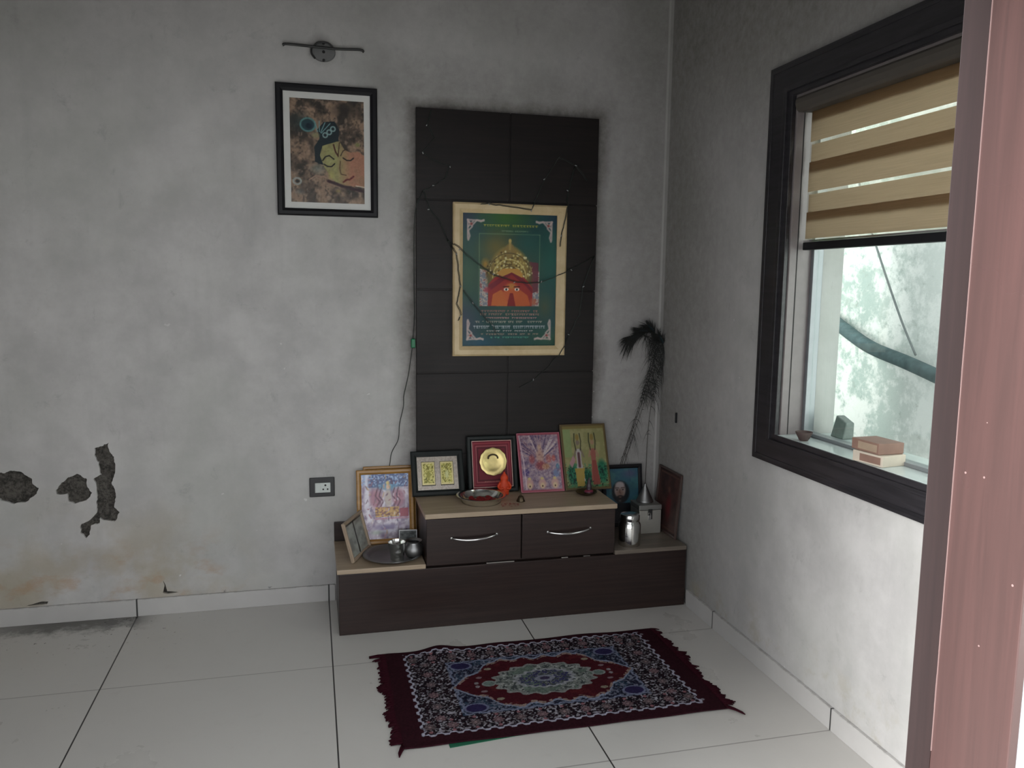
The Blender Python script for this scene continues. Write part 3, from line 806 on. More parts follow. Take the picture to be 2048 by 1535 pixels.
# -- deity poster
def deity_art():
    k = Ink(200, 280, 0.712)
    def q(x, y): return ((x - 195) / 855.0, 1 - (y - 165) / 1200.0)
    Q = lambda *p: [q(*a) for a in p]
    u, v = k.u, k.v
    k.c[:] = (22, 74, 74)
    k.ell(0.45, 0.98, 0.36, 0.16, (58, 112, 34), 1.0, 0.95); k.ell(0.05, 0.55, 0.25, 0.35, (62, 100, 70), 1.0, 0.9)
    k.ell(0.95, 0.65, 0.28, 0.35, (20, 98, 84), 1.0, 0.9); k.ell(0.0, 0.18, 0.24, 0.22, (52, 58, 88), 1.0, 0.9)
    k.ell(0.2, 0.02, 0.3, 0.08, (18, 84, 112), 1.0, 0.9); k.ell(0.95, 0.05, 0.35, 0.12, (30, 88, 58), 1.0, 0.8)
    k.ell(0.02, 0.97, 0.16, 0.12, (18, 40, 70), 1.0, 0.9); k.ell(0.98, 0.97, 0.16, 0.12, (18, 56, 80), 1.0, 0.9)
    k.ell(0.5, 0.55, 0.42, 0.42, (104, 98, 62), 1.0, 0.75); k.ell(0.35, 0.75, 0.25, 0.18, (140, 116, 48), 1.0, 0.8); k.ell(0.88, 0.3, 0.12, 0.14, (110, 100, 60), 1.0, 0.6)
    for a, b in (((345, 345), (895, 345)), ((345, 345), (345, 1000)), ((895, 345), (895, 1000))): k.line(Q(a, b), 0.003, (120, 150, 110), 0.7)
    k.ell(*q(780, 430), 0.16, 0.12, (24, 96, 88), 1.0, 0.7)
    n = k.noise(40, 56, 3, 3)
    for x0 in (350, 820):
        m = k.poly(Q((x0, 660), (x0 + 75, 680), (x0 + 75, 1000), (x0, 1000)), (190, 176, 166)); k.put(m * (n > 0.55) * 0.8, (112, 122, 140)); k.put(m * (n < 0.40) * 0.8, (150, 80, 86))
    k.poly(Q((800, 590), (885, 600), (885, 860), (830, 880)), (112, 46, 62), 0.9)
    k.ell(*q(400, 620), 0.06, 0.06, (196, 140, 44), 0.9, 0.9)
    # crown: arched tiers
    for (cx, cy, rx, ry, col) in ((620, 735, 0.27, 0.19, (120, 98, 46)), (620, 660, 0.25, 0.16, (140, 116, 56)), (620, 620, 0.2, 0.15, (164, 138, 68)), (620, 560, 0.14, 0.10, (150, 124, 60)), (622, 490, 0.055, 0.06, (150, 124, 66))):
        k.ell(*q(cx, cy), rx, ry, col, 0.25, 0.95)
    r = random.Random(8)
    for i in range(150):
        t = r.random(); ang = r.uniform(0.03, 0.97) * PI; R = r.uniform(60, 215)
        x, y = 620 + R * 1.02 * math.cos(ang), 745 - R * 1.2 * math.sin(ang)
        k.ell(*q(x, y), 0.014, 0.011, r.choice([(222, 206, 132), (236, 226, 168), (90, 70, 32), (104, 84, 40), (200, 178, 96)]), 0.5, 0.9)
    for rr, c in ((95, (96, 74, 36)), (150, (222, 202, 120)), (200, (100, 84, 44))):
        k.line([q(620 + rr * 1.02 * math.cos(a), 745 - rr * 1.15 * math.sin(a)) for a in np.linspace(0.02, PI - 0.02, 24)], 0.004, c, 0.9)
    k.line(Q((622, 480), (622, 400)), 0.008, (180, 150, 80)); k.ell(*q(622, 405), .02, .02, (200, 170, 90), .5)
    k.poly(Q((425, 1000), (428, 800), (480, 740), (560, 700), (640, 690), (730, 715), (790, 770), (835, 830), (830, 1000)), (168, 44, 40))
    k.poly(Q((500, 700), (560, 655), (700, 655), (740, 700), (740, 740), (640, 705), (560, 730)), (206, 148, 60))
    k.poly(Q((430, 870), (520, 800), (640, 710), (760, 800), (830, 880), (830, 840), (740, 740), (640, 690), (530, 740), (430, 810)), (132, 24, 44))
    k.poly(Q((455, 995), (470, 890), (545, 850), (600, 900), (610, 1000)), (214, 106, 44)); k.poly(Q((660, 1000), (676, 900), (720, 850), (790, 900), (815, 995)), (206, 92, 40))
    k.ell(*q(640, 870), 0.10, 0.085, (214, 96, 44), 0.3); k.ell(*q(640, 815), 0.05, 0.03, (200, 140, 60), .6, .8); k.poly(Q((600, 1000), (625, 880), (655, 880), (680, 1000)), (146, 26, 30))
    for ex in (592, 690):
        k.ell(*q(ex, 845), 0.030, 0.014, (246, 240, 232), 0.3); k.ell(*q(ex, 845), 0.012, 0.011, (24, 16, 16), 0.3)
        k.line(Q((ex - 26, 822), (ex + 24, 818)), 0.004, (70, 20, 20))
    k.ell(*q(420, 850), 0.05, 0.03, (186, 42, 60), 0.6, 0.7); k.ell(*q(840, 960), .05, .04, (196, 90, 50), .6, .7)
    # corner curls
    for sx, sy in ((0, 0), (1, 0), (0, 1), (1, 1)):
        f = lambda x, y: (x if not sx else 1 - x, y if not sy else 1 - y)
        for P in ([(0.055, 0.048), (0.055, 0.19)], [(0.05, 0.05), (0.22, 0.055)], [(0.06, 0.06), (0.10, 0.09), (0.15, 0.05), (0.19, 0.062), (0.22, 0.048)], [(0.06, 0.06), (0.10, 0.10), (0.06, 0.13), (0.075, 0.17), (0.06, 0.20)], [(0.06, 0.10), (0.11, 0.06)]):
            k.line([f(*p) for p in P], 0.0065, (204, 178, 172), 0.85)
        k.ell(*f(0.09, 0.08), 0.018, 0.013, (150, 70, 66), 0.5)
    k.script(0.5, 0.912, 0.28, 0.016, (200, 190, 60), 0.85, 2); k.script(0.55, 0.872, 0.14, 0.010, (150, 176, 140), 0.6, 3, 0.022)
    for i, (yy, half, hh, c) in enumerate(((1045, 0.30, 0.012, (196, 120, 110)), (1075, 0.31, 0.012, (206, 140, 124)), (1108, 0.28, 0.014, (222, 150, 150)), (1145, 0.36, 0.014, (206, 190, 170)), (1192, 0.38, 0.020, (196, 200, 206)), (1228, 0.24, 0.014, (206, 196, 190)), (1258, 0.30, 0.012, (190, 150, 130)), (1288, 0.20, 0.010, (90, 180, 150)))):
        k.script(0.5, q(0, yy)[1], half, hh, c, 0.85, 20 + i, 0.030)
    return k
picture('framed_poster', 'gold framed green devotional poster on the dark wall panel', 'picture', (-0.7585, -0.0305, 1.1075), (0, 0, 0),
        0.521, 0.675, 0.044, 0.030, M_GOLDF, mute(deity_art(), 0.92, 0.9), M_INKG, 0.0)

# -- art for the small pictures on the console
def throne_art():
    k = Ink(90, 120, 0.76)
    n = k.noise(14, 18, 4, 21); n2 = k.noise(36, 46, 2, 22)
    k.c[:] = (178, 164, 180)
    k.put(np.clip((n - 0.52) * 8, 0, 1) * 0.8, (222, 214, 224)); k.put(np.clip((0.44 - n) * 8, 0, 1) * 0.7, (120, 100, 132))
    k.rect(0.12, 0.80, 0.98, 1.0, (54, 74, 124), 0.9); k.put((k.v > 0.8) * (n2 > 0.56), (150, 176, 214)); k.ell(0.55, 0.8, 0.36, 0.08, (90, 150, 178), 0.7, 0.8)
    k.ell(0.30, 0.62, 0.16, 0.2, (168, 104, 122), 0.5, 0.8); k.ell(0.78, 0.62, 0.16, 0.2, (168, 104, 122), 0.5, 0.8)
    for sx in (0.34, 0.42, 0.70, 0.78):
        k.line([(sx, 0.78), (sx - 0.05, 0.66), (sx + 0.04, 0.58), (sx - 0.02, 0.5)], 0.010, (84, 44, 62), 0.85)
    k.ell(0.56, 0.62, 0.09, 0.17, (190, 176, 168), 0.4); k.ell(0.56, 0.80, 0.05, 0.05, (226, 190, 168), 0.4); k.ell(0.56, 0.86, 0.05, 0.04, (226, 200, 120), 0.5)
    k.rect(0.28, 0.34, 0.78, 0.49, (206, 160, 74), 0.9); k.put(((k.v > 0.34) & (k.v < 0.49) & (k.u > 0.28) & (k.u < 0.78)) * (n2 > 0.58), (120, 70, 60))
    k.rect(0.80, 0.33, 0.98, 0.46, (160, 54, 74), 0.9); k.line([(0.28, 0.31), (0.98, 0.31)], 0.008, (196, 130, 150))
    k.ell(0.5, 0.18, 0.36, 0.06, (120, 108, 150), 0.8, 0.9); k.ell(0.55, 0.12, 0.3, 0.03, (206, 206, 222), 0.8, 0.8); k.ell(0.3, 0.10, 0.2, 0.05, (160, 176, 160), 0.8, 0.7)
    k.line([(0.12, 0.98), (0.10, 0.60), (0.16, 0.3)], 0.03, (232, 230, 240), 0.7)
    r = random.Random(77)
    for i in range(130):
        x, y = r.uniform(0.12, 0.98), r.uniform(0.06, 0.96)
        if y < 0.33 and r.random() < 0.5: continue
        dx, dy = r.uniform(-0.04, 0.04), r.uniform(-0.07, 0.07)
        k.line([(x, y), (x + dx, y + dy)], r.uniform(0.004, 0.010), r.choice([(92, 52, 72), (70, 62, 96), (206, 150, 160), (226, 220, 226), (150, 84, 96), (110, 90, 110), (190, 150, 96)]), 0.75)
    return k
def coin_art():
    k = Ink(90, 66, 1.37)
    k.c[:] = (176, 166, 156); n = k.noise(40, 30, 2, 4); k.put((n > 0.6) * 0.4, (206, 196, 186)); k.put((n < 0.38) * .3, (140, 130, 128))
    for x0 in (0.12, 0.57):
        x1 = x0 + 0.31
        k.rect(x0 - 0.012, 0.135, x1 + 0.012, 0.855, (34, 32, 26)); k.rect(x0, 0.155, x1, 0.835, (222, 208, 150)); k.rect(x0 + 0.03, 0.20, x1 - 0.025, 0.80, (184, 176, 92))
        m = ((k.u > x0 + 0.03) & (k.u < x1 - 0.025) & (k.v > 0.2) & (k.v < 0.8))
        n2 = k.noise(44, 34, 3, int(x0 * 100)); k.put(m * (n2 > 0.55), (214, 206, 130)); k.put(m * (n2 < 0.42), (110, 108, 48))
        cx = (x0 + x1) / 2
        k.ell(cx, 0.46, 0.06, 0.17, (150, 146, 70) if x0 < 0.3 else (206, 206, 150), 0.5, 0.9); k.ell(cx, 0.66, 0.035, 0.06, (130, 122, 56), 0.4, 0.9)
    return k
def maroon_art():
    k = Ink(80, 90, 0.88)
    k.c[:] = (104, 22, 38)
    for d, c, w in ((0.05, (140, 50, 62), 0.012), (0.11, (150, 84, 88), 0.009), (0.15, (70, 14, 24), 0.012)):
        k.line([(d, d), (1 - d, d), (1 - d, 1 - d), (d, 1 - d), (d, d)], w, c)
    k.script(0.5, 0.115, 0.2, 0.02, (176, 130, 110), 0.6, 2, 0.05)
    return k
def pink_art():
    k = Ink(90, 116, 0.76)
    n = k.noise(12, 16, 4, 31); n2 = k.noise(30, 40, 3, 32)
    k.c[:] = (158, 130, 156)
    k.put(np.clip((n - 0.52) * 4, 0, 1) * 0.7, (200, 170, 184)); k.put(np.clip((0.45 - n) * 4, 0, 1) * 0.7, (84, 70, 122))
    r = random.Random(2)
    for i in range(26):
        a = r.uniform(0.2, PI - 0.2); k.line([(0.5 + 0.08 * math.cos(a), 0.55 + .05 * math.sin(a)), (0.5 + 0.5 * math.cos(a), 0.55 + 0.46 * math.sin(a))], 0.010, r.choice([(222, 200, 206), (196, 150, 160), (90, 70, 120)]), 0.8)
    for (x, y, rx, ry, c) in ((0.5, 0.6, 0.12, 0.16, (206, 150, 132)), (0.5, 0.76, 0.06, 0.06, (226, 180, 150)), (0.3, 0.55, 0.09, 0.1, (186, 84, 92)), (0.7, 0.55, 0.09, 0.1, (196, 100, 96)), (0.82, 0.56, 0.06, 0.07, (214, 90, 84)),
                              (0.5, 0.44, 0.16, 0.10, (176, 66, 74)), (0.62, 0.42, 0.12, 0.07, (196, 130, 90)), (0.14, 0.32, 0.1, 0.07, (70, 56, 140)), (0.85, 0.3, 0.1, 0.09, (110, 130, 180)), (0.9, 0.42, 0.05, 0.06, (60, 130, 170))):
        k.ell(x, y, rx, ry, c, 0.5, 0.9)
    k.put((n2 > 0.62) * 0.4, (226, 186, 172)); k.put((n2 < 0.36) * 0.4, (110, 66, 92))
    for x in (0.2, 0.5, 0.8):
        k.ell(x, 0.13, 0.11, 0.11, (216, 160, 150), 0.4); k.ell(x, 0.10, 0.06, 0.06, (236, 196, 150), 0.4); k.ell(x, 0.09, 0.02, 0.02, (90, 40, 40), 0.4); k.ell(x, 0.22, 0.05, 0.03, (226, 196, 120), 0.5)
    for w in (0.0,):
        k.line([(0.015, 0.01), (0.985, 0.01), (0.985, 0.99), (0.015, 0.99), (0.015, 0.01)], 0.018, (186, 70, 92))
    k.line([(0.03, 0.96), (0.10, 0.5), (0.12, 0.05)], 0.012, (240, 206, 214), 0.7)
    return k
def couple_art():
    k = Ink(90, 120, 0.74)
    n = k.noise(9, 12, 3, 41); n2 = k.noise(34, 44, 2, 42)
    k.c[:] = (168, 164, 98)
    k.put(np.clip((n - 0.5) * 6, 0, 1) * 0.6, (196, 188, 124)); k.rect(0.04, 0.5, 0.2, 0.93, (150, 182, 110), 0.7)
    k.ell(0.2, 0.22, 0.16, 0.2, (18, 118, 84), 0.4, 0.95); k.ell(0.5, 0.18, 0.14, 0.16, (14, 104, 72), 0.4, 0.95); k.ell(0.85, 0.26, 0.14, 0.22, (20, 124, 90), 0.4, 0.95)
    k.rect(0, 0, 1, 0.06, (96, 130, 70), 0.9); k.put((k.v < 0.4) * (n2 > 0.62) * 0.7, (60, 160, 110)); k.put((k.v < .35) * (n2 < .36), (20, 60, 50))
    for cx, dress, skin in ((0.35, (206, 196, 190), (150, 130, 110)), (0.68, (190, 104, 88), (196, 150, 112))):
        k.poly([(cx - 0.09, 0.12), (cx - 0.05, 0.45), (cx - 0.07, 0.62), (cx + 0.07, 0.62), (cx + 0.05, 0.45), (cx + 0.10, 0.12)], dress)
        k.ell(cx, 0.72, 0.05, 0.05, skin, 0.3); k.ell(cx, 0.80, 0.045, 0.06, (170, 140, 60), 0.3)
        k.line([(cx - 0.10, 0.5), (cx - 0.05, 0.62)], 0.014, skin); k.line([(cx + 0.05, 0.62), (cx + 0.11, 0.5)], 0.014, skin)
        for s in (-1, 1): k.line([(cx + s * 0.06, 0.86), (cx + s * 0.075, 0.74), (cx + s * 0.05, 0.6)], 0.008, (56, 56, 34), 0.9)
    k.poly([(0.26, 0.05), (0.24, 0.32), (0.45, 0.32), (0.42, 0.05)], (206, 170, 64), 0.95); k.poly([(0.13, 0.4), (0.18, 0.33), (0.27, 0.45), (0.22, 0.52)], (210, 150, 160), 0.9)
    k.poly([(0.62, 0.06), (0.64, 0.44), (0.72, 0.44), (0.78, 0.06)], (176, 74, 62), 0.9); k.line([(0.35, 0.55), (0.35, 0.35)], 0.02, (110, 60, 70))
    k.line([(0.02, 0.955), (0.98, 0.955)], 0.02, (150, 130, 64)); k.line([(0.015, 0.01), (0.985, 0.01), (0.985, 0.99), (0.015, 0.99), (0.015, 0.01)], 0.014, (120, 96, 50))
    return k
def elder_art():
    k = Ink(70, 100, 0.66)
    n = k.noise(6, 9, 3, 51)
    k.c[:] = (52, 92, 108); k.put(np.clip((n - 0.5) * 5, 0, 1) * 0.7, (70, 116, 116)); k.ell(0.75, 0.9, 0.3, 0.12, (84, 84, 112), 0.8, 0.8); k.ell(0.8, 0.65, 0.2, 0.15, (50, 84, 92), .8, .7)
    k.ell(0.45, 0.56, 0.30, 0.23, (20, 24, 30), 0.2); k.poly([(0, 0), (0, 0.24), (0.2, 0.36), (0.7, 0.36), (1, 0.26), (1, 0)], (14, 16, 24))
    k.ell(0.43, 0.60, 0.20, 0.165, (150, 134, 130), 0.25); k.ell(0.43, 0.70, 0.17, 0.07, (172, 160, 160), 0.4, 0.9); k.ell(0.43, 0.53, 0.15, 0.1, (128, 100, 88), 0.5, 0.8)
    for ex in (0.34, 0.52):
        k.ell(ex, 0.605, 0.04, 0.014, (44, 34, 32), 0.4); k.line([(ex - 0.05, 0.64), (ex + 0.05, 0.64)], 0.008, (70, 60, 58))
    k.line([(0.43, 0.61), (0.42, 0.55), (0.45, 0.54)], 0.008, (96, 70, 60))
    k.ell(0.43, 0.43, 0.17, 0.085, (30, 28, 30), 0.3); k.ell(0.43, 0.47, 0.06, 0.014, (110, 78, 74), 0.4); k.ell(0.42, 0.40, 0.06, 0.03, (84, 80, 80), 0.7, 0.8)
    return k
def dim_art(seed, base, lo, hi, nx=60, ny=70):
    k = Ink(nx, ny, 0.85); n = k.noise(6, 8, 4, seed)
    k.c[:] = base; k.put(np.clip((n - 0.52) * 6, 0, 1) * 0.7, hi); k.put(np.clip((0.46 - n) * 6, 0, 1) * 0.7, lo)
    return k
def twin_art():
    k = dim_art(61, (150, 152, 146), (124, 124, 120), (176, 178, 172), 70, 50)
    k.line([(0.5, 0.02), (0.5, 0.98)], 0.02, (30, 28, 28)); k.line([(0.02, 0.96), (0.98, 0.96)], 0.02, (40, 36, 34))
    return k
def sacred_red_art():
    k = dim_art(71, (66, 46, 44), (46, 34, 34), (84, 58, 54))
    k.ell(0.55, 0.42, 0.16, 0.3, (110, 40, 44), 0.7, 0.8); k.ell(0.52, 0.7, 0.08, 0.07, (120, 84, 70), 0.6, 0.7)
    k.line([(0.06, 0.05), (0.94, 0.05), (0.94, 0.95), (0.06, 0.95), (0.06, 0.05)], 0.012, (90, 66, 58))
    return k

R = math.radians
ZL, ZU = 0.2785, 0.4895
def lean(h, y0, y1): return -math.asin((y1 - y0) / h)

picture('foil_picture', 'shiny foil picture in an amber gilt frame on the left low shelf', 'picture', (-1.322, -0.092, ZL), (lean(0.328, -0.092, -0.024), 0, 0),
        0.252, 0.328, 0.021, 0.020, M_GILT, mute(throne_art(), 0.80, 1.0), M_INKF, 0.0)
picture('hidden_frame', 'thin amber wood frame tucked behind the gilt foil picture', 'picture', (-1.296, -0.062, ZL), (lean(0.336, -0.062, -0.003), 0, 0),
        0.240, 0.336, 0.016, 0.011, M_GILT, dim_art(81, (120, 110, 100), (90, 80, 70), (150, 140, 130)), M_INKM, 0.0, glass=False)
picture('twin_photo_frame', 'small tan twin photo frame leaning sideways at the left shelf end', 'picture', (-1.4435, -0.226, ZL), (R(-15), 0, R(67)),
        0.215, 0.168, 0.013, 0.014, M_TAN, twin_art(), M_INKG, 0.0)
picture('twin_plaque', 'black framed plaque with two small gold cards on the upper top', 'picture', (-1.0905, -0.118, ZU), (lean(0.203, -0.118, -0.034), 0, 0),
        0.236, 0.203, 0.026, 0.016, M_BLACKG, coin_art(), M_INKF, 0.0)
rf = picture('medallion_frame', 'dark framed maroon picture with a round gold plate', 'picture', (-0.839, -0.102, ZU), (lean(0.256, -0.102, -0.034), 0, 0),
             0.231, 0.256, 0.023, 0.020, M_BLACKG, maroon_art(), M_INKG, 0.0, glass=False)
bm = lathe([(0, -0.0004), (0.020, 0.0005), (0.034, 0.0012), (0.040, 0.0042), (0.060, 0.0050), (0.064, 0.0065), (0.062, 0.0075), (0.041, 0.0062), (0.035, 0.0035), (0.012, 0.0042), (0, 0.0046)], 48)
for v in bm.verts:
    a = math.atan2(v.co.y, v.co.x); rr = math.hypot(v.co.x, v.co.y)
    if rr > 0.055: v.co.x *= 1 + 0.02 * math.cos(12 * a); v.co.y *= 1 + 0.02 * math.cos(12 * a)
bmesh.ops.rotate(bm, verts=bm.verts, cent=(0, 0, 0), matrix=Matrix.Rotation(PI / 2, 3, 'X'))
bmesh.ops.translate(bm, verts=bm.verts, vec=(0.004, -0.0082, 0.138))
gp = obj('gold_plate', bm, M_GOLD, rf, smooth=True); tag(gp, 'round embossed gold plate with scalloped rim')
bm = bmesh.new()
for t in np.linspace(0, PI, 12):
    lathe([(0, 0), (0.0045, 0.0005), (0.003, 0.003), (0, 0.004)], 8, bm, (0.022 * math.cos(t), 0.016 * math.sin(t) + 0.012, 0))
bmesh.ops.rotate(bm, verts=bm.verts, cent=(0, 0, 0), matrix=Matrix.Rotation(PI / 2, 3, 'X'))
bmesh.ops.translate(bm, verts=bm.verts, vec=(0.004, -0.0122, 0.142))
tag(obj('embossing', bm, M_BRASSD, gp, smooth=True), 'dark raised arch on the gold plate')
bm = bmesh.new()
for a in ((-0.0925, -0.0905, 0.022, 0.234), (0.0905, 0.0925, 0.022, 0.234), (-0.0925, 0.0925, 0.022, 0.024), (-0.0925, 0.0925, 0.232, 0.234)):
    box(bm, a[0], a[1], -0.0140, -0.0070, a[2], a[3])
tag(obj('inner_trim', bm, plain('rose gold trim', (0.55, 0.36, 0.32), 0.35, metal=0.6), rf), 'thin rose gold line inside the dark frame')
picture('pink_picture', 'unframed pink and violet laminated picture between the maroon and green ones', 'picture', (-0.617, -0.148, ZU), (lean(0.276, -0.148, -0.040), 0, 0),
        0.206, 0.276, 0.003, 0.009, None, mute(pink_art(), 0.88, 0.8), M_INKF, 0.0, frame=False, edge=M_PINKE)
picture('couple_picture', 'yellow green laminated picture of two standing crowned figures', 'picture', (-0.3995, -0.152, ZU), (lean(0.312, -0.152, -0.032), 0, 0),
        0.225, 0.312, 0.004, 0.010, None, mute(couple_art(), 0.80, 0.8), M_INKG, 0.0, frame=False, edge=M_OLIVE)
picture('portrait', 'black framed portrait of a bearded elder on the right low shelf', 'picture', (-0.186, -0.062, ZL), (lean(0.296, -0.062, -0.014), 0, 0),
        0.204, 0.296, 0.019, 0.016, M_BLACK, elder_art(), M_INKG, 0.0)
picture('brown_picture', 'dim brown framed picture leaning on the window wall at the right shelf end', 'picture', (-0.027, -0.194, ZL), (lean(0.300, -0.027, -0.004), 0, R(-90)),
        0.240, 0.300, 0.010, 0.010, M_BROWNF, sacred_red_art(), M_INKM, 0.0, glass=False)
bm = boxes((-0.04, 0.04, -0.004, 0, 0, 0.072))
cd = thing('grey_card', 'small grey card leaning behind the steel cups', 'card', (-1.232, -0.150, ZL), (R(-14), 0, R(-6)))
obj('board', bm, M_DULL, cd, bevel=0.001)
ink_mesh('print', dim_art(91, (96, 100, 100), (60, 62, 62), (130, 134, 132), 40, 36), M_INKG, cd, -0.036, 0.036, 0.004, 0.068, -0.0046)

# ------------------------------------------------------------------ vessels and small things
def vessel(name, label, cat, loc, prof, mat, n=48, rot=(0, 0, 0)):
    o = obj(name, lathe(prof, n), mat, smooth=True)
    o.location = loc; o.rotation_euler = rot
    md = o.modifiers.new('edge', 'EDGE_SPLIT'); md.split_angle = R(50)
    return tag(o, label, cat)

vessel('steel_plate', 'wide tarnished steel plate on the left low shelf', 'plate', (-1.312, -0.2755, ZL),
       [(0, 0.0), (0.092, 0.0), (0.100, 0.003), (0.112, 0.013), (0.124, 0.014), (0.126, 0.0155), (0.124, 0.0165), (0.111, 0.0150), (0.099, 0.005), (0.090, 0.0022), (0, 0.0022)], M_DULL)
vessel('steel_tumbler', 'shiny steel tumbler standing on the tarnished plate', 'tumbler', (-1.298, -0.322, ZL + 0.0026),
       [(0, 0.0), (0.025, 0.0), (0.027, 0.003), (0.032, 0.04), (0.0365, 0.076), (0.038, 0.077), (0.0365, 0.078), (0.035, 0.074), (0.031, 0.04), (0.026, 0.005), (0, 0.005)], M_STEEL)
vessel('steel_pot', 'small dark round steel pot beside the shiny tumbler', 'pot', (-1.226, -0.300, ZL + 0.0026),
       [(0, 0.0), (0.022, 0.0), (0.032, 0.008), (0.040, 0.028), (0.037, 0.048), (0.027, 0.058), (0.026, 0.064), (0.034, 0.070), (0.035, 0.072), (0.033, 0.072), (0.024, 0.065), (0.024, 0.058), (0.035, 0.046), (0.038, 0.028), (0.030, 0.010), (0, 0.004)], M_DULL)
th = thing('steel_thali', 'shallow shiny steel dish of red powder on the upper top', 'dish', (-0.925, -0.255, ZU))
o = obj('bowl', lathe([(0, 0.0), (0.076, 0.0), (0.084, 0.003), (0.095, 0.028), (0.108, 0.031), (0.110, 0.033), (0.108, 0.0345), (0.094, 0.0315), (0.082, 0.0055), (0.075, 0.0025), (0, 0.0025)], 56), M_STEEL, th, smooth=True)
o.modifiers.new('edge', 'EDGE_SPLIT').split_angle = R(50)
def heap(n, rad, rmin, rmax, seed):
    bm = bmesh.new(); r = random.Random(seed)
    for _ in range(n):
        a, q = r.uniform(0, 2 * PI), rad * math.sqrt(r.random()); s = r.uniform(rmin, rmax)
        mt = Matrix.Translation((q * math.cos(a), q * math.sin(a), s * 0.55)) @ Matrix.Rotation(r.uniform(0, 6), 4, 'Z') @ Matrix.Diagonal((s, s * r.uniform(.6, 1), s * r.uniform(.4, .7), 1))
        bmesh.ops.create_icosphere(bm, subdivisions=1, radius=1, matrix=mt)
    return bm
tag(obj('kumkum', heap(42, 0.06, 0.006, 0.014, 6), M_RED, th, loc=(0, 0, 0.0028)), 'dark red powder lumps in the dish', kind='stuff')
st = thing('orange_idol', 'small vermilion coated idol standing behind the steel dish', 'idol', (-0.800, -0.152, ZU))
bm = lathe([(0, 0), (0.021, 0), (0.024, 0.004), (0.023, 0.012), (0.026, 0.026), (0.0255, 0.045), (0.021, 0.058), (0.016, 0.064), (0.017, 0.072), (0.0175, 0.080), (0.012, 0.090), (0.007, 0.095), (0.003, 0.104), (0, 0.106)], 28)
for v in bm.verts:
    v.co.y *= 0.72; v.co += Vector((mnoise.noise(v.co * 60), mnoise.noise(v.co * 60 + Vector((5, 5, 5))), 0)) * 0.0022
obj('body', bm, M_ORANGE, st, smooth=True)
bm = bmesh.new()
for s in (-1, 1):
    tube(bm, spline([(s * 0.018, -0.004, 0.058), (s * 0.028, -0.006, 0.040), (s * 0.020, -0.018, 0.030), (s * 0.006, -0.020, 0.036)], 5), 0.0055, 8)
obj('arms', bm, M_ORANGE, st, smooth=True)
bl_ = thing('hand_bell', 'tiny dark brass bell on the upper top before the pink picture', 'bell', (-0.755, -0.278, ZU))
obj('bell_body', lathe([(0.0185, 0), (0.0195, 0.001), (0.0175, 0.006), (0.0135, 0.014), (0.011, 0.022), (0.0055, 0.026), (0, 0.0265)], 28), M_BRASSD, bl_, smooth=True)
obj('bell_handle', lathe([(0.003, 0.0262), (0.0035, 0.030), (0.0025, 0.034), (0.0045, 0.038), (0, 0.042)], 16), M_BRASSD, bl_, smooth=True)
vessel('lamp_dish', 'small dark metal dish before the yellow green picture', 'dish', (-0.432, -0.218, ZU),
       [(0, 0.0), (0.030, 0.0), (0.040, 0.006), (0.047, 0.012), (0.049, 0.0125), (0.047, 0.0145), (0.038, 0.009), (0.029, 0.0035), (0, 0.003)], M_BRASSD)
fg = thing('seated_figurine', 'small dark seated figurine in the dark metal dish', 'figurine', (-0.418, -0.212, ZU + 0.0035))
obj('body', lathe([(0, 0), (0.020, 0), (0.022, 0.006), (0.017, 0.012), (0.011, 0.018), (0.012, 0.026), (0.013, 0.034), (0.008, 0.041), (0.0085, 0.048), (0.009, 0.053), (0.006, 0.059), (0.004, 0.064), (0.0015, 0.071), (0, 0.072)], 24), plain('dark painted clay', (0.05, 0.035, 0.045), 0.4, var=0.4, nscale=80), fg, smooth=True)
tag(obj('garment', lathe([(0.0222, 0.004), (0.0195, 0.0105), (0.0135, 0.0165), (0.0128, 0.0155), (0.021, 0.003)], 24), plain('maroon paint', (0.22, 0.03, 0.06), 0.5), fg, smooth=True), 'maroon painted garment')
bm = bmesh.new()
r_ = random.Random(9)
pw = heap(46, 0.030, 0.0016, 0.0035, 12)
for v in pw.verts: v.co.x *= 1.5; v.co.z *= 0.25
o = obj('spilled_powder', pw, plain('pink powder', rgb(150, 60, 66), 0.95, var=0.5, nscale=60)); o.location = (-0.815, -0.325, ZU)
tag(o, 'crumbs of pink powder spilled beside the steel dish', 'powder', kind='stuff')

cn = thing('steel_canister', 'round steel canister with lid on the right low shelf', 'canister', (-0.263, -0.330, ZL))
o = obj('body', lathe([(0, 0), (0.046, 0), (0.0485, 0.003), (0.0495, 0.03), (0.0495, 0.085), (0.048, 0.100), (0.043, 0.108), (0.041, 0.112), (0.041, 0.118), (0, 0.118)], 48), M_STEEL, cn, smooth=True); o.modifiers.new('e', 'EDGE_SPLIT').split_angle = R(45)
o = obj('lid', lathe([(0.0425, 0.1135), (0.0435, 0.1145), (0.0435, 0.136), (0.041, 0.141), (0.020, 0.143), (0, 0.1435)], 48), M_STEEL, cn, smooth=True); o.modifiers.new('e', 'EDGE_SPLIT').split_angle = R(45)

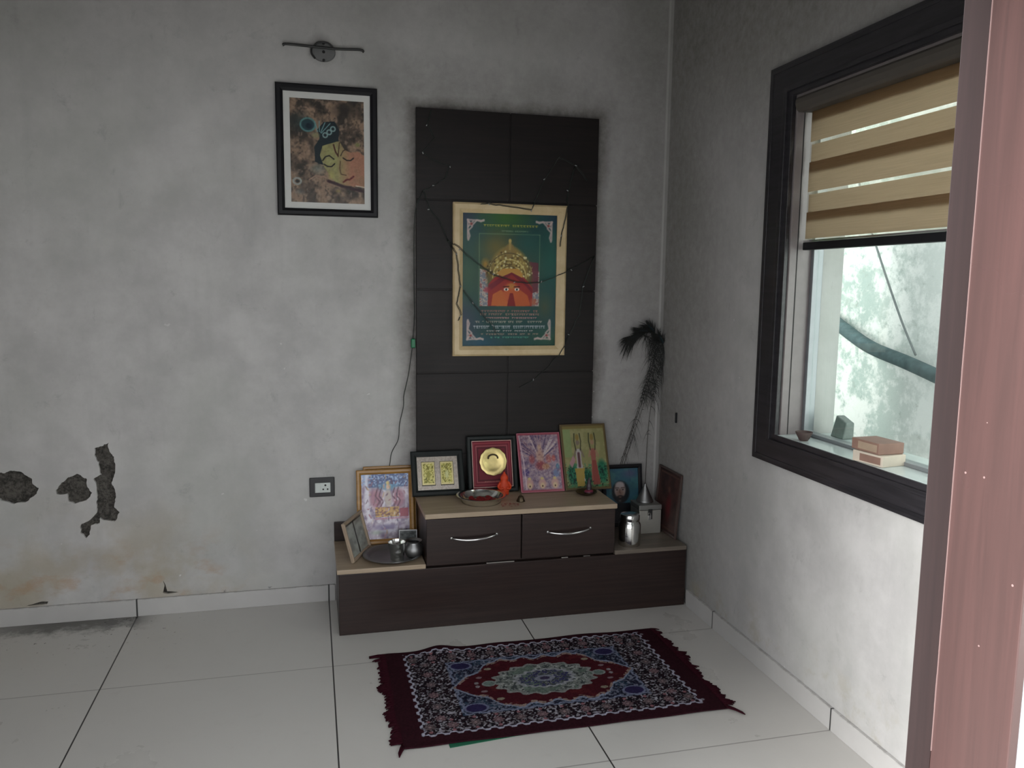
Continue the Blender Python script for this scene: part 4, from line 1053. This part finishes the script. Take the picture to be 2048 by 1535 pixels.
bx = thing('donation_box', 'square tin box with a hasp in the right corner of the shelf', 'box', (-0.108, -0.148, ZL))
obj('body', boxes((-0.055, 0.055, -0.053, 0.053, 0, 0.112)), M_BOXST, bx, bevel=0.002)
obj('lid', boxes((-0.057, 0.057, -0.055, 0.054, 0.1125, 0.1375)), M_DULLB, bx, bevel=0.003)
hs = obj('hasp', boxes((-0.012, 0.009, -0.0575, -0.0556, 0.070, 0.118)), M_LAMPD, bx, bevel=0.001)
bm = bmesh.new()
tube(bm, [(-0.0075 + 0.006 * math.cos(t), -0.060, 0.092 + 0.010 * math.sin(t)) for t in np.linspace(-0.2, PI + 0.2, 12)], 0.0018, 8)
box(bm, -0.0145, -0.0005, -0.0655, -0.0585, 0.070, 0.091)
obj('padlock', bm, M_CHROME, hs)
vessel('steel_cone', 'dark conical steel cover standing on the tin box', 'cover', (-0.108, -0.132, ZL + 0.138),
       [(0, 0.0), (0.040, 0.0), (0.041, 0.003), (0.038, 0.008), (0.026, 0.034), (0.014, 0.062), (0.006, 0.078), (0.006, 0.083), (0.003, 0.088), (0, 0.089)], M_DULL)

# window sill things
vessel('clay_lamp', 'small dark clay lamp cup at the far end of the window sill', 'lamp', (0.020, -1.172, 0.9052),
       [(0, 0.0), (0.014, 0.0), (0.016, 0.003), (0.024, 0.018), (0.029, 0.029), (0.0285, 0.031), (0.0265, 0.030), (0.021, 0.018), (0.012, 0.006), (0, 0.005)], M_CLAY)
for i, (nm, lb, z0, mt, ry, dx, dy) in enumerate((('incense_box', 'pale incense carton on the window sill, lower of the two', 0.9052, M_CARTONP, 8, 0, 0), ('matchbox', 'brown carton lying on the pale one on the sill', 0.9400, M_CARTON, 3, 0.002, 0.012))):
    b = thing(nm, lb, 'carton', (0.037 + dx, -1.532 + dy, z0), (0, 0, R(ry)))
    obj('sleeve', boxes((-0.046, 0.046, -0.058, 0.058, 0, 0.034)), mt, b, bevel=0.002)
    tag(obj('label_band', boxes((-0.0463, -0.0459, -0.05, 0.03, 0.006, 0.028)), M_CARTON if i == 0 else M_TAN, b), 'printed band on the carton side')

# ------------------------------------------------------------------ wall fittings
sk = thing('wall_socket', 'black framed electric socket low on the back wall', 'socket', (-1.595, -0.0005, 0.5265))
obj('plate', boxes((-0.0545, 0.0545, -0.009, 0, -0.0435, 0.0435)), M_SOCK, sk, bevel=0.003)
obj('socket_module', boxes((-0.031, 0.036, -0.0115, -0.0088, -0.024, 0.020)), M_SOCKW, sk, bevel=0.0015)
for px, pz, s in ((0.014, 0.009, 0.0045), (0.0045, -0.009, 0.0038), (0.0235, -0.009, 0.0038)):
    bm = lathe([(0, 0), (s, 0), (s, 0.0004), (0, 0.0004)], 14)
    bmesh.ops.rotate(bm, verts=bm.verts, cent=(0, 0, 0), matrix=Matrix.Rotation(PI / 2, 3, 'X'))
    obj('pin_hole', bm, M_HOLE, sk, loc=(px, -0.0116, pz))
obj('switch_rocker', boxes((-0.028, -0.007, -0.0135, -0.0114, -0.020, 0.016)), M_SOCKW, sk, bevel=0.001)

lm = thing('lamp_bracket', 'stripped wall lamp bracket with two arms above the face print', 'bracket', (-1.560, 0.001, 2.378))
bm = lathe([(0, 0), (0.050, 0), (0.050, 0.004), (0.046, 0.008), (0, 0.009)], 40)
bmesh.ops.rotate(bm, verts=bm.verts, cent=(0, 0, 0), matrix=Matrix.Rotation(PI / 2, 3, 'X'))
for v in bm.verts: v.co.z *= 0.78
obj('base_plate', bm, M_LAMPM, lm, smooth=False)
bm = bmesh.new()
tube(bm, spline([(-0.163, -0.016, 0.012), (-0.145, -0.016, 0.018), (-0.05, -0.016, 0.016), (0.05, -0.016, 0.014), (0.148, -0.016, 0.018), (0.166, -0.016, 0.010)], 6), 0.0055, 8)
obj('arm', bm, M_LAMPD, lm, smooth=True)
bm = bmesh.new()
tube(bm, spline([(-0.045, -0.012, 0.012), (-0.02, -0.014, 0.034), (0.02, -0.014, 0.034), (0.045, -0.012, 0.012)], 6), 0.004, 8)
tube(bm, spline([(-0.049, -0.010, 0.010), (-0.048, -0.012, -0.010), (-0.034, -0.012, -0.030)], 6), 0.004, 8)
obj('clamp', bm, M_LAMPD, lm, smooth=True)
for pz in (0.0, -0.033, 0.034):
    bm = lathe([(0, 0), (0.0062, 0), (0.0055, 0.003), (0, 0.0035)], 14)
    bmesh.ops.rotate(bm, verts=bm.verts, cent=(0, 0, 0), matrix=Matrix.Rotation(PI / 2, 3, 'X'))
    obj('screw', bm, M_HOLE, lm, loc=(0.001, -0.0095 if pz > -.03 else -0.0075, pz))
bm = boxes((-0.0085, -0.0004, -0.224, -0.214, 0.804, 0.852))
tag(obj('wall_hook', bm, M_BLACK, bevel=0.002), 'short black hook on the window wall near the corner', 'hook')

# ------------------------------------------------------------------ LED string over the panel and poster
def wy(x, z):   # how far the wire stands off: over the poster frame or on the panel
    over = -1.022 < x < -0.495 and 1.10 < z < 1.786
    return -0.0655 if over else (-0.0345 if -1.18 < x < -0.345 else -0.012)
ls = thing('string_light', 'dark string of tiny lights draped over the panel and gold frame', 'string light', (-0.763, -0.03, 1.6))
runs = [
    [(-1.116, 2.165), (-1.131, 2.106), (-1.10, 2.05), (-1.151, 1.989), (-1.09, 1.95), (-1.033, 1.936), (-1.055, 1.88), (-1.10, 1.85), (-1.149, 1.827), (-1.121, 1.748), (-1.08, 1.70), (-1.043, 1.617)],
    [(-1.043, 1.617), (-0.99, 1.58), (-0.93, 1.53), (-0.84, 1.468), (-0.79, 1.455), (-0.74, 1.44), (-0.68, 1.435), (-0.619, 1.438), (-0.54, 1.47), (-0.47, 1.50), (-0.43, 1.52), (-0.36, 1.56)],
    [(-1.043, 1.617), (-1.01, 1.56), (-1.00, 1.50), (-0.99, 1.42), (-1.005, 1.34), (-0.985, 1.29), (-0.998, 1.267)],
    [(-0.976, 1.40), (-0.93, 1.34), (-0.88, 1.28), (-0.838, 1.245), (-0.83, 1.21)],
    [(-0.90, 1.775), (-0.866, 1.778), (-0.80, 1.77), (-0.671, 1.759), (-0.649, 1.799), (-0.60, 1.90), (-0.536, 1.998), (-0.46, 1.965), (-0.40, 1.90)],
    [(-0.46, 1.965), (-0.49, 1.85), (-0.511, 1.72), (-0.529, 1.652), (-0.535, 1.60)],
    [(-0.36, 1.56), (-0.41, 1.42), (-0.425, 1.291), (-0.47, 1.20), (-0.56, 1.06), (-0.64, 0.99), (-0.706, 0.959)],
]
bm = bmesh.new(); bulbs = []
for rn in runs:
    p3 = []
    for (a, b), (c, d) in zip(rn, rn[1:]):
        for t in np.linspace(0, 1, 7)[:-1]: p3.append((a + (c - a) * t, b + (d - b) * t))
    p3.append(rn[-1])
    pts = [(x + 0.004 * mnoise.noise(Vector((x * 40, z * 40, 1))), wy(x, z), z + 0.004 * mnoise.noise(Vector((x * 40, z * 40, 9)))) for x, z in p3]
    tube(bm, pts, 0.0014, 6)
    tube(bm, [(x + 0.0035, y - 0.0012, z + 0.003) for x, y, z in pts], 0.0011, 6)
    for (a, b) in rn[1:-1:2]: bulbs.append((a, wy(a, b), b))
obj('wire', at(ls, bm), M_WIRE, ls, smooth=True)
r_ = random.Random(7)
for (x, y, z) in bulbs:
    bm = bmesh.new()
    d = Vector((r_.uniform(-1, 1), -0.25, r_.uniform(-1, 1))).normalized()
    p = Vector((x, y - 0.003, z))
    tube(bm, [p, p + d * 0.009], 0.0022, 8)
    o = obj('bulb', at(ls, bm), M_LED, ls, smooth=True)
bm = bmesh.new()
cord = spline([(-1.150, -0.0345, 1.827), (-1.184, -0.030, 1.72), (-1.186, -0.014, 1.45), (-1.184, -0.010, 1.30), (-1.190, -0.010, 1.19), (-1.196, -0.010, 1.13), (-1.212, -0.008, 1.02), (-1.232, -0.008, 0.93), (-1.234, -0.008, 0.88), (-1.252, -0.008, 0.80), (-1.258, -0.008, 0.73), (-1.288, -0.008, 0.67), (-1.300, -0.008, 0.60), (-1.335, -0.006, 0.45)], 6)
tube(bm, cord, 0.0017, 6)
obj('lead', at(ls, bm), M_WIRE, ls, smooth=True)
tag(obj('controller', at(ls, boxes((-1.2005, -1.1815, -0.026, -0.006, 1.143, 1.184))), M_GREENP, ls, bevel=0.004), 'small green plastic control box on the lead')

# ------------------------------------------------------------------ peacock feathers in the corner
def PX(px, py, y): return (-0.087 + (px - 1290) * 0.00252, y, 1.239 - (py - 652) * 0.00242)
def feather(path, label, seed, curl):
    f = thing('peacock_feather', label, 'feather', path[0], group='peacock feathers in the corner')
    P = spline(path, 12); n = len(P)
    bm = bmesh.new(); tube(bm, P, 0.0017, 6, taper=lambda s: 1.0 - 0.75 * s)
    obj('quill', at(f, bm), M_FEATHQ, f, smooth=True)
    r = random.Random(seed)
    bm = bmesh.new()
    def barb(p, d, L, w, droop):
        pts = [p + d * L * t + Vector((0, -0.002, -droop * L * t * t)) for t in np.linspace(0, 1, 6)]
        side = d.cross(Vector((0, 1, 0))).normalized()
        prev = None
        for i, q in enumerate(pts):
            q.x = min(q.x, -0.004); q.y = min(q.y, -0.003)
            ww = w * (1 - 0.85 * i / 5)
            a, b = bm.verts.new(q + side * ww), bm.verts.new(q - side * ww)
            c = bm.verts.new(q + Vector((0, -ww * 0.7, 0)))
            if prev:
                bm.faces.new((prev[0], a, c, prev[2])); bm.faces.new((prev[2], c, b, prev[1])); bm.faces.new((prev[1], b, a, prev[0]))
            prev = (a, b, c)
    for i in range(int(n * 0.24), n):
        s = i / (n - 1); t = (P[min(i + 1, n - 1)] - P[i - 1]).normalized()
        k = 1 if s < 0.42 else (5 if s < 0.84 else 11)
        for _ in range(k):
            for sg in (-1, 1):
                if s < 0.84 and r.random() < (0.75 if s < 0.42 else 0.62): continue
                sd = t.cross(Vector((0, 1, 0))).normalized() * sg
                d = (sd * r.uniform(0.4, 1.0) * (0.6 if s > 0.84 else 0.8) + t * (r.uniform(0.7, 1.6) if s > 0.84 else r.uniform(0.3, 1.2)) + Vector((0, r.uniform(-0.4, 0.05), 0))).normalized()
                if s < 0.84: d = (sd * r.uniform(0.1, 1.0) - t * r.uniform(-0.5, 0.9) + Vector((0, r.uniform(-0.5, 0.05), 0))).normalized()
                L = r.uniform(0.02, 0.065) if s < 0.84 else r.uniform(0.03, 0.075)
                barb(P[i].copy(), d, L, 0.0013 if s < 0.84 else 0.0024, r.uniform(0.1, 0.9) + (curl if s > 0.84 else 0.5))
    tag(obj('barbs', at(f, bm), M_FEATH, f), kind='stuff')
    e = bmesh.new()
    bmesh.ops.create_uvsphere(e, u_segments=16, v_segments=10, radius=1)
    t = (P[-1] - P[-8]).normalized()
    qt = t.to_track_quat('Z', 'Y').to_matrix().to_4x4()
    bmesh.ops.transform(e, verts=e.verts, matrix=Matrix.Translation(P[-5] + Vector((0, -0.006, 0))) @ qt @ Matrix.Diagonal((0.016, 0.003, 0.026, 1)))
    obj('eye_spot', at(f, e), M_FEATHE, f, smooth=True)
    return f
feather([(-0.245, -0.007, 0.285), (-0.205, -0.006, 0.50), PX(1262, 888, -0.010), PX(1286, 800, -0.020), PX(1302, 730, -0.026), PX(1302, 685, -0.03), PX(1282, 668, -0.034), PX(1258, 674, -0.036)], 'peacock feather with its tip drooping lowest to the left', 1, 0.25)
feather([(-0.235, -0.008, 0.285), (-0.195, -0.007, 0.50), PX(1266, 880, -0.014), PX(1290, 795, -0.024), PX(1308, 720, -0.034), PX(1308, 680, -0.038), PX(1296, 662, -0.040), PX(1276, 660, -0.042)], 'peacock feather curling left along the top of the bunch', 2, 0.0)
feather([(-0.225, -0.009, 0.285), (-0.185, -0.008, 0.50), PX(1272, 875, -0.018), PX(1296, 790, -0.030), PX(1314, 715, -0.040), PX(1312, 680, -0.045), PX(1304, 664, -0.046), PX(1294, 653, -0.046)], 'peacock feather with the tip standing upright', 3, 0.0)
feather([(-0.060, -0.008, 0.285), (-0.055, -0.012, 0.50), PX(1303, 860, -0.022), PX(1308, 790, -0.034), PX(1318, 740, -0.044), PX(1322, 700, -0.048), PX(1321, 685, -0.05), PX(1314, 672, -0.05)], 'peacock feather nearest the corner of the walls', 4, 0.15)

# ------------------------------------------------------------------ rug
RX0, RX1, RY0, RY1 = -1.382, -0.270, -1.262, -0.612
def rug_art():
    k = Ink(440, 256, 1.71)
    Wd, Hd = RX1 - RX0, RY1 - RY0
    x = k.u * Wd - Wd / 2; y = k.v * Hd - Hd / 2 - 0.012
    n = k.noise(90, 52, 2, 3); n2 = k.noise(150, 90, 2, 4); nb = k.noise(30, 18, 3, 6)
    mar = (54, 18, 28)
    k.c[:] = mar
    hx, hy = 0.487, 0.293                      # patterned field
    dx = hx - np.abs(x); dy = hy - np.abs(y); d = np.minimum(dx, dy)
    along = np.where(dx < dy, y, x)
    inside = d > 0
    k.put(inside * 1.0, (42, 24, 34))
    def flecks(m, dens, cols):
        nn = k.noise(200, 116, 1, 77); n3 = k.noise(170, 100, 1, 78)
        k.put(m * (nn > 1 - dens), cols[0]); k.put(m * (n3 > 1 - dens), cols[1])
    # scalloped edge line
    w = 0.010 + 0.0045 * np.clip(2.2 * np.sin(along * 2 * PI / 0.044), -1, 1)
    k.put(inside * (np.abs(d - w) < 0.0046), (176, 174, 198)); k.put(inside * (d < w - 0.004), mar)
    # border with a row of flowers
    bx, by = 0.150, 0.100
    band = (d > 0.018) & ((dx < bx) | (dy < by))
    k.put(band * (n2 < 0.40), (24, 20, 30)); flecks(band, 0.26, ((128, 122, 130), (160, 156, 170)))
    def flower(cx, cy, r, c):
        rr = np.hypot(x - cx, y - cy); a = np.arctan2(y - cy, x - cx)
        R_ = r * (0.85 + 0.18 * np.cos(8 * a))
        k.put((rr < R_ * 1.35) * (rr > R_ * 1.1) * 0.8, (24, 18, 26)); k.put((rr < R_) * 1.0, c); k.put((rr < R_ * 0.62) * (np.cos(8 * a) > 0.2) * 0.8, (64, 42, 52)); k.put(rr < R_ * 0.25, (150, 120, 124))
    for i in range(13):
        cx = -0.455 + i * 0.0758
        for cy in (-0.238, 0.238): flower(cx, cy, 0.0200, (128, 96, 104) if i % 2 else (112, 94, 98))
    for i in range(6):
        cy = -0.19 + i * 0.076
        for s in (-1, 1): flower(s * 0.412, cy, 0.0200, (114, 98, 104) if i % 2 else (132, 98, 106))
    for i in range(26):
        cx = -0.455 + 0.0379 * i
        for cy in (-0.205, 0.205, 0.268, -0.268): k.put(np.hypot(x - cx, (y - cy)) < 0.0065, (136, 128, 140) if i % 2 else (150, 90, 100))
    # inner guard line
    fx, fy = hx - bx, hy - by
    e = np.minimum(fx - np.abs(x), fy - np.abs(y)); al = np.where(fx - np.abs(x) < fy - np.abs(y), y, x)
    field = e > 0
    k.put(field * 1.0, (34, 34, 58)); k.put(field * (nb > 0.58), (40, 66, 92)); flecks(field, 0.34, ((70, 82, 108), (112, 116, 140))); k.put(field * (n2 < .3), (22, 20, 44))
    for sx in (-1, 1):
        for sy in (-1, 1):
            k.put(np.hypot((x - sx * 0.285) / 1.4, y - sy * 0.155) < 0.026, (44, 36, 84)); rr = np.hypot((x - sx * 0.285) / 1.4, y - sy * 0.155); k.put(np.abs(rr - 0.028) < 0.003, (108, 112, 150))
    k.put((np.abs(e - 0.008 - 0.004 * np.clip(2 * np.sin(al * 2 * PI / 0.05), -1, 1)) < 0.0038) & field, (116, 124, 156))
    # pointed maroon ground
    ax = np.abs(x)
    hw = np.where(ax < 0.17, 0.168 - 0.010 * np.cos(ax * 2 * PI / 0.085), np.interp(ax, [0.17, 0.20, 0.23, 0.28, 0.34], [0.162, 0.142, 0.092, 0.068, 0.0]))
    ed = hw - np.abs(y)
    med = (ax < 0.34) & (ed > 0)
    k.put(med * 1.0, (78, 18, 28)); k.put(med * (nb > 0.62), (92, 24, 30))
    k.put((np.abs(ed) < 0.0055) * (ax < 0.345), (128, 140, 168))
    k.put(med * (ed < 0.016) * (n > 0.55), (150, 120, 110))
    # pale medallion with serrated rim
    a = np.arctan2(y / 0.112, x / 0.19); rr = np.hypot(x / 0.19, y / 0.112) / (1 + 0.055 * np.cos(18 * a))
    m1 = rr < 1
    k.put(m1 * 1.0, (120, 126, 122)); k.put(m1 * (n > 0.58), (160, 164, 160)); k.put(m1 * (n2 < 0.42), (66, 74, 76)); k.put(m1 * (nb > 0.6) * .8, (96, 116, 104))
    k.put((np.abs(rr - 0.97) < 0.04), (138, 140, 138)); k.put((rr < 0.56) * (n2 > 0.5), (56, 56, 104)); k.put((np.abs(rr - 0.56) < 0.045), (150, 152, 160)); k.put((rr < 0.2), (128, 130, 150)); k.put((rr < 0.1), (60, 50, 84))
    for s in (-1, 1):
        q = np.hypot((x - s * 0.208) / 0.026, y / 0.020); k.put(q < 1, (104, 124, 118)); k.put(np.abs(q - 0.85) < 0.12, (140, 146, 144))
        for yy in (-0.012, 0.012): k.put(np.hypot(x - s * 0.252, y - yy) < 0.008, (146, 134, 140))
        for yy in (-0.05, 0.05): k.put(np.hypot((x - s * 0.235) / 1.6, y - yy) < 0.007, (140, 110, 118))
        for yy in (-0.11, 0.11): k.put(np.hypot((x - s * 0.19) / 1.5, y - yy) < 0.009, (146, 132, 110))
    g_ = k.c.mean(-1, keepdims=True); k.c = (g_ + (k.c - g_) * 0.74) * 0.90
    k.c *= (0.86 + 0.28 * k.noise(220, 128, 1, 9))[..., None]
    return k
def rug_z(X, Y):
    z = np.full_like(X, 0.0085)
    for (cx, cy, sx, sy, h) in ((-1.17, -0.62, 0.06, 0.05, 0.016), (-0.62, -0.62, 0.15, 0.04, 0.005), (-1.36, -0.95, 0.03, 0.3, 0.004), (-0.95, -0.625, 0.08, 0.03, 0.006)):
        z += h * np.exp(-((X - cx) / sx) ** 2 - ((Y - cy) / sy) ** 2)
    z += 0.0012 * np.sin(X * 23 + Y * 7) * np.sin(Y * 19)
    return z
rg = thing('prayer_rug', 'maroon and navy patterned fringed rug on the tiled floor', 'rug', ((RX0 + RX1) / 2, (RY0 + RY1) / 2, 0))
o = ink_mesh('pile', rug_art(), M_RUG, rg, RX0, RX1, RY0, RY1, 0, rug_z, True)
o.location = -Vector(rg.location)
md = o.modifiers.new('thick', 'SOLIDIFY'); md.thickness = 0.0045; md.offset = -1
for sgn, xe in ((-1, RX0), (1, RX1)):
    bm = bmesh.new(); r = random.Random(17 + sgn)
    ys = np.linspace(RY0 + 0.004, RY1 - 0.004, 96)
    for i, yy in enumerate(ys):
        clump = 0.7 * mnoise.noise(Vector((yy * 11, sgn * 3.0, 0))) + 0.6 * mnoise.noise(Vector((yy * 47, sgn * 5.0, 3)))
        L = 0.008 + 0.042 * max(0, clump + 0.40) + r.uniform(0, 0.006)
        drift = 0.020 * mnoise.noise(Vector((yy * 9, sgn * 7.0, 2)))
        if sgn < 0 and i > 92: L, drift = 0.055, 0.006
        if sgn > 0 and i < 3: L, drift = 0.035, -0.050
        if sgn < 0 and i < 4: L, drift = 0.012, -0.040
        p0 = Vector((xe - sgn * 0.006, yy, 0.0078)); p1 = Vector((xe + sgn * L, yy + drift, 0.0035))
        tube(bm, [p0, p0.lerp(p1, 0.5) + Vector((0, r.uniform(-.003, .003), 0.002)), p1], 0.0042, 6, taper=lambda s: 1 - 0.55 * s)
    obj('fringe', at(rg, bm), M_RUGM, rg, smooth=True)
bm = boxes((-1.235, -0.99, -1.279, -1.10, 0.0004, 0.0022))
for v in bm.verts:
    if v.co.x > -1.0 and v.co.y < -1.2: v.co.y += 0.022
tag(obj('green_cloth', bm, M_GREEN), 'green cloth edge peeping out under the front of the rug', 'cloth')

# ------------------------------------------------------------------ light: bright overcast daylight
w = bpy.data.worlds.new('world'); scene.world = w; w.use_nodes = True
bg = w.node_tree.nodes['Background']
bg.inputs[0].default_value = (0.95, 0.975, 1.0, 1)
bg.inputs[1].default_value = 2.12
sl_ = bpy.data.lights.new('hazy_sun', 'SUN'); sl_.energy = 11.5; sl_.angle = math.radians(42); sl_.color = (1.0, 0.99, 0.97)
so = bpy.data.objects.new('hazy_sun', sl_); COL.objects.link(so)
so.rotation_euler = Vector((0.93, 0.15, -0.36)).to_track_quat('-Z', 'Y').to_euler(); so.location = (-6, -6, 5)
vs_ = scene.view_settings
scene.display_settings.display_device = 'sRGB'
vs_.view_transform = 'Standard'; vs_.look = 'None'; vs_.gamma = 1.0; vs_.use_curve_mapping = False
vs_.exposure = 0.0
scene.cycles.max_bounces = 10; scene.cycles.diffuse_bounces = 6; scene.cycles.transparent_max_bounces = 12
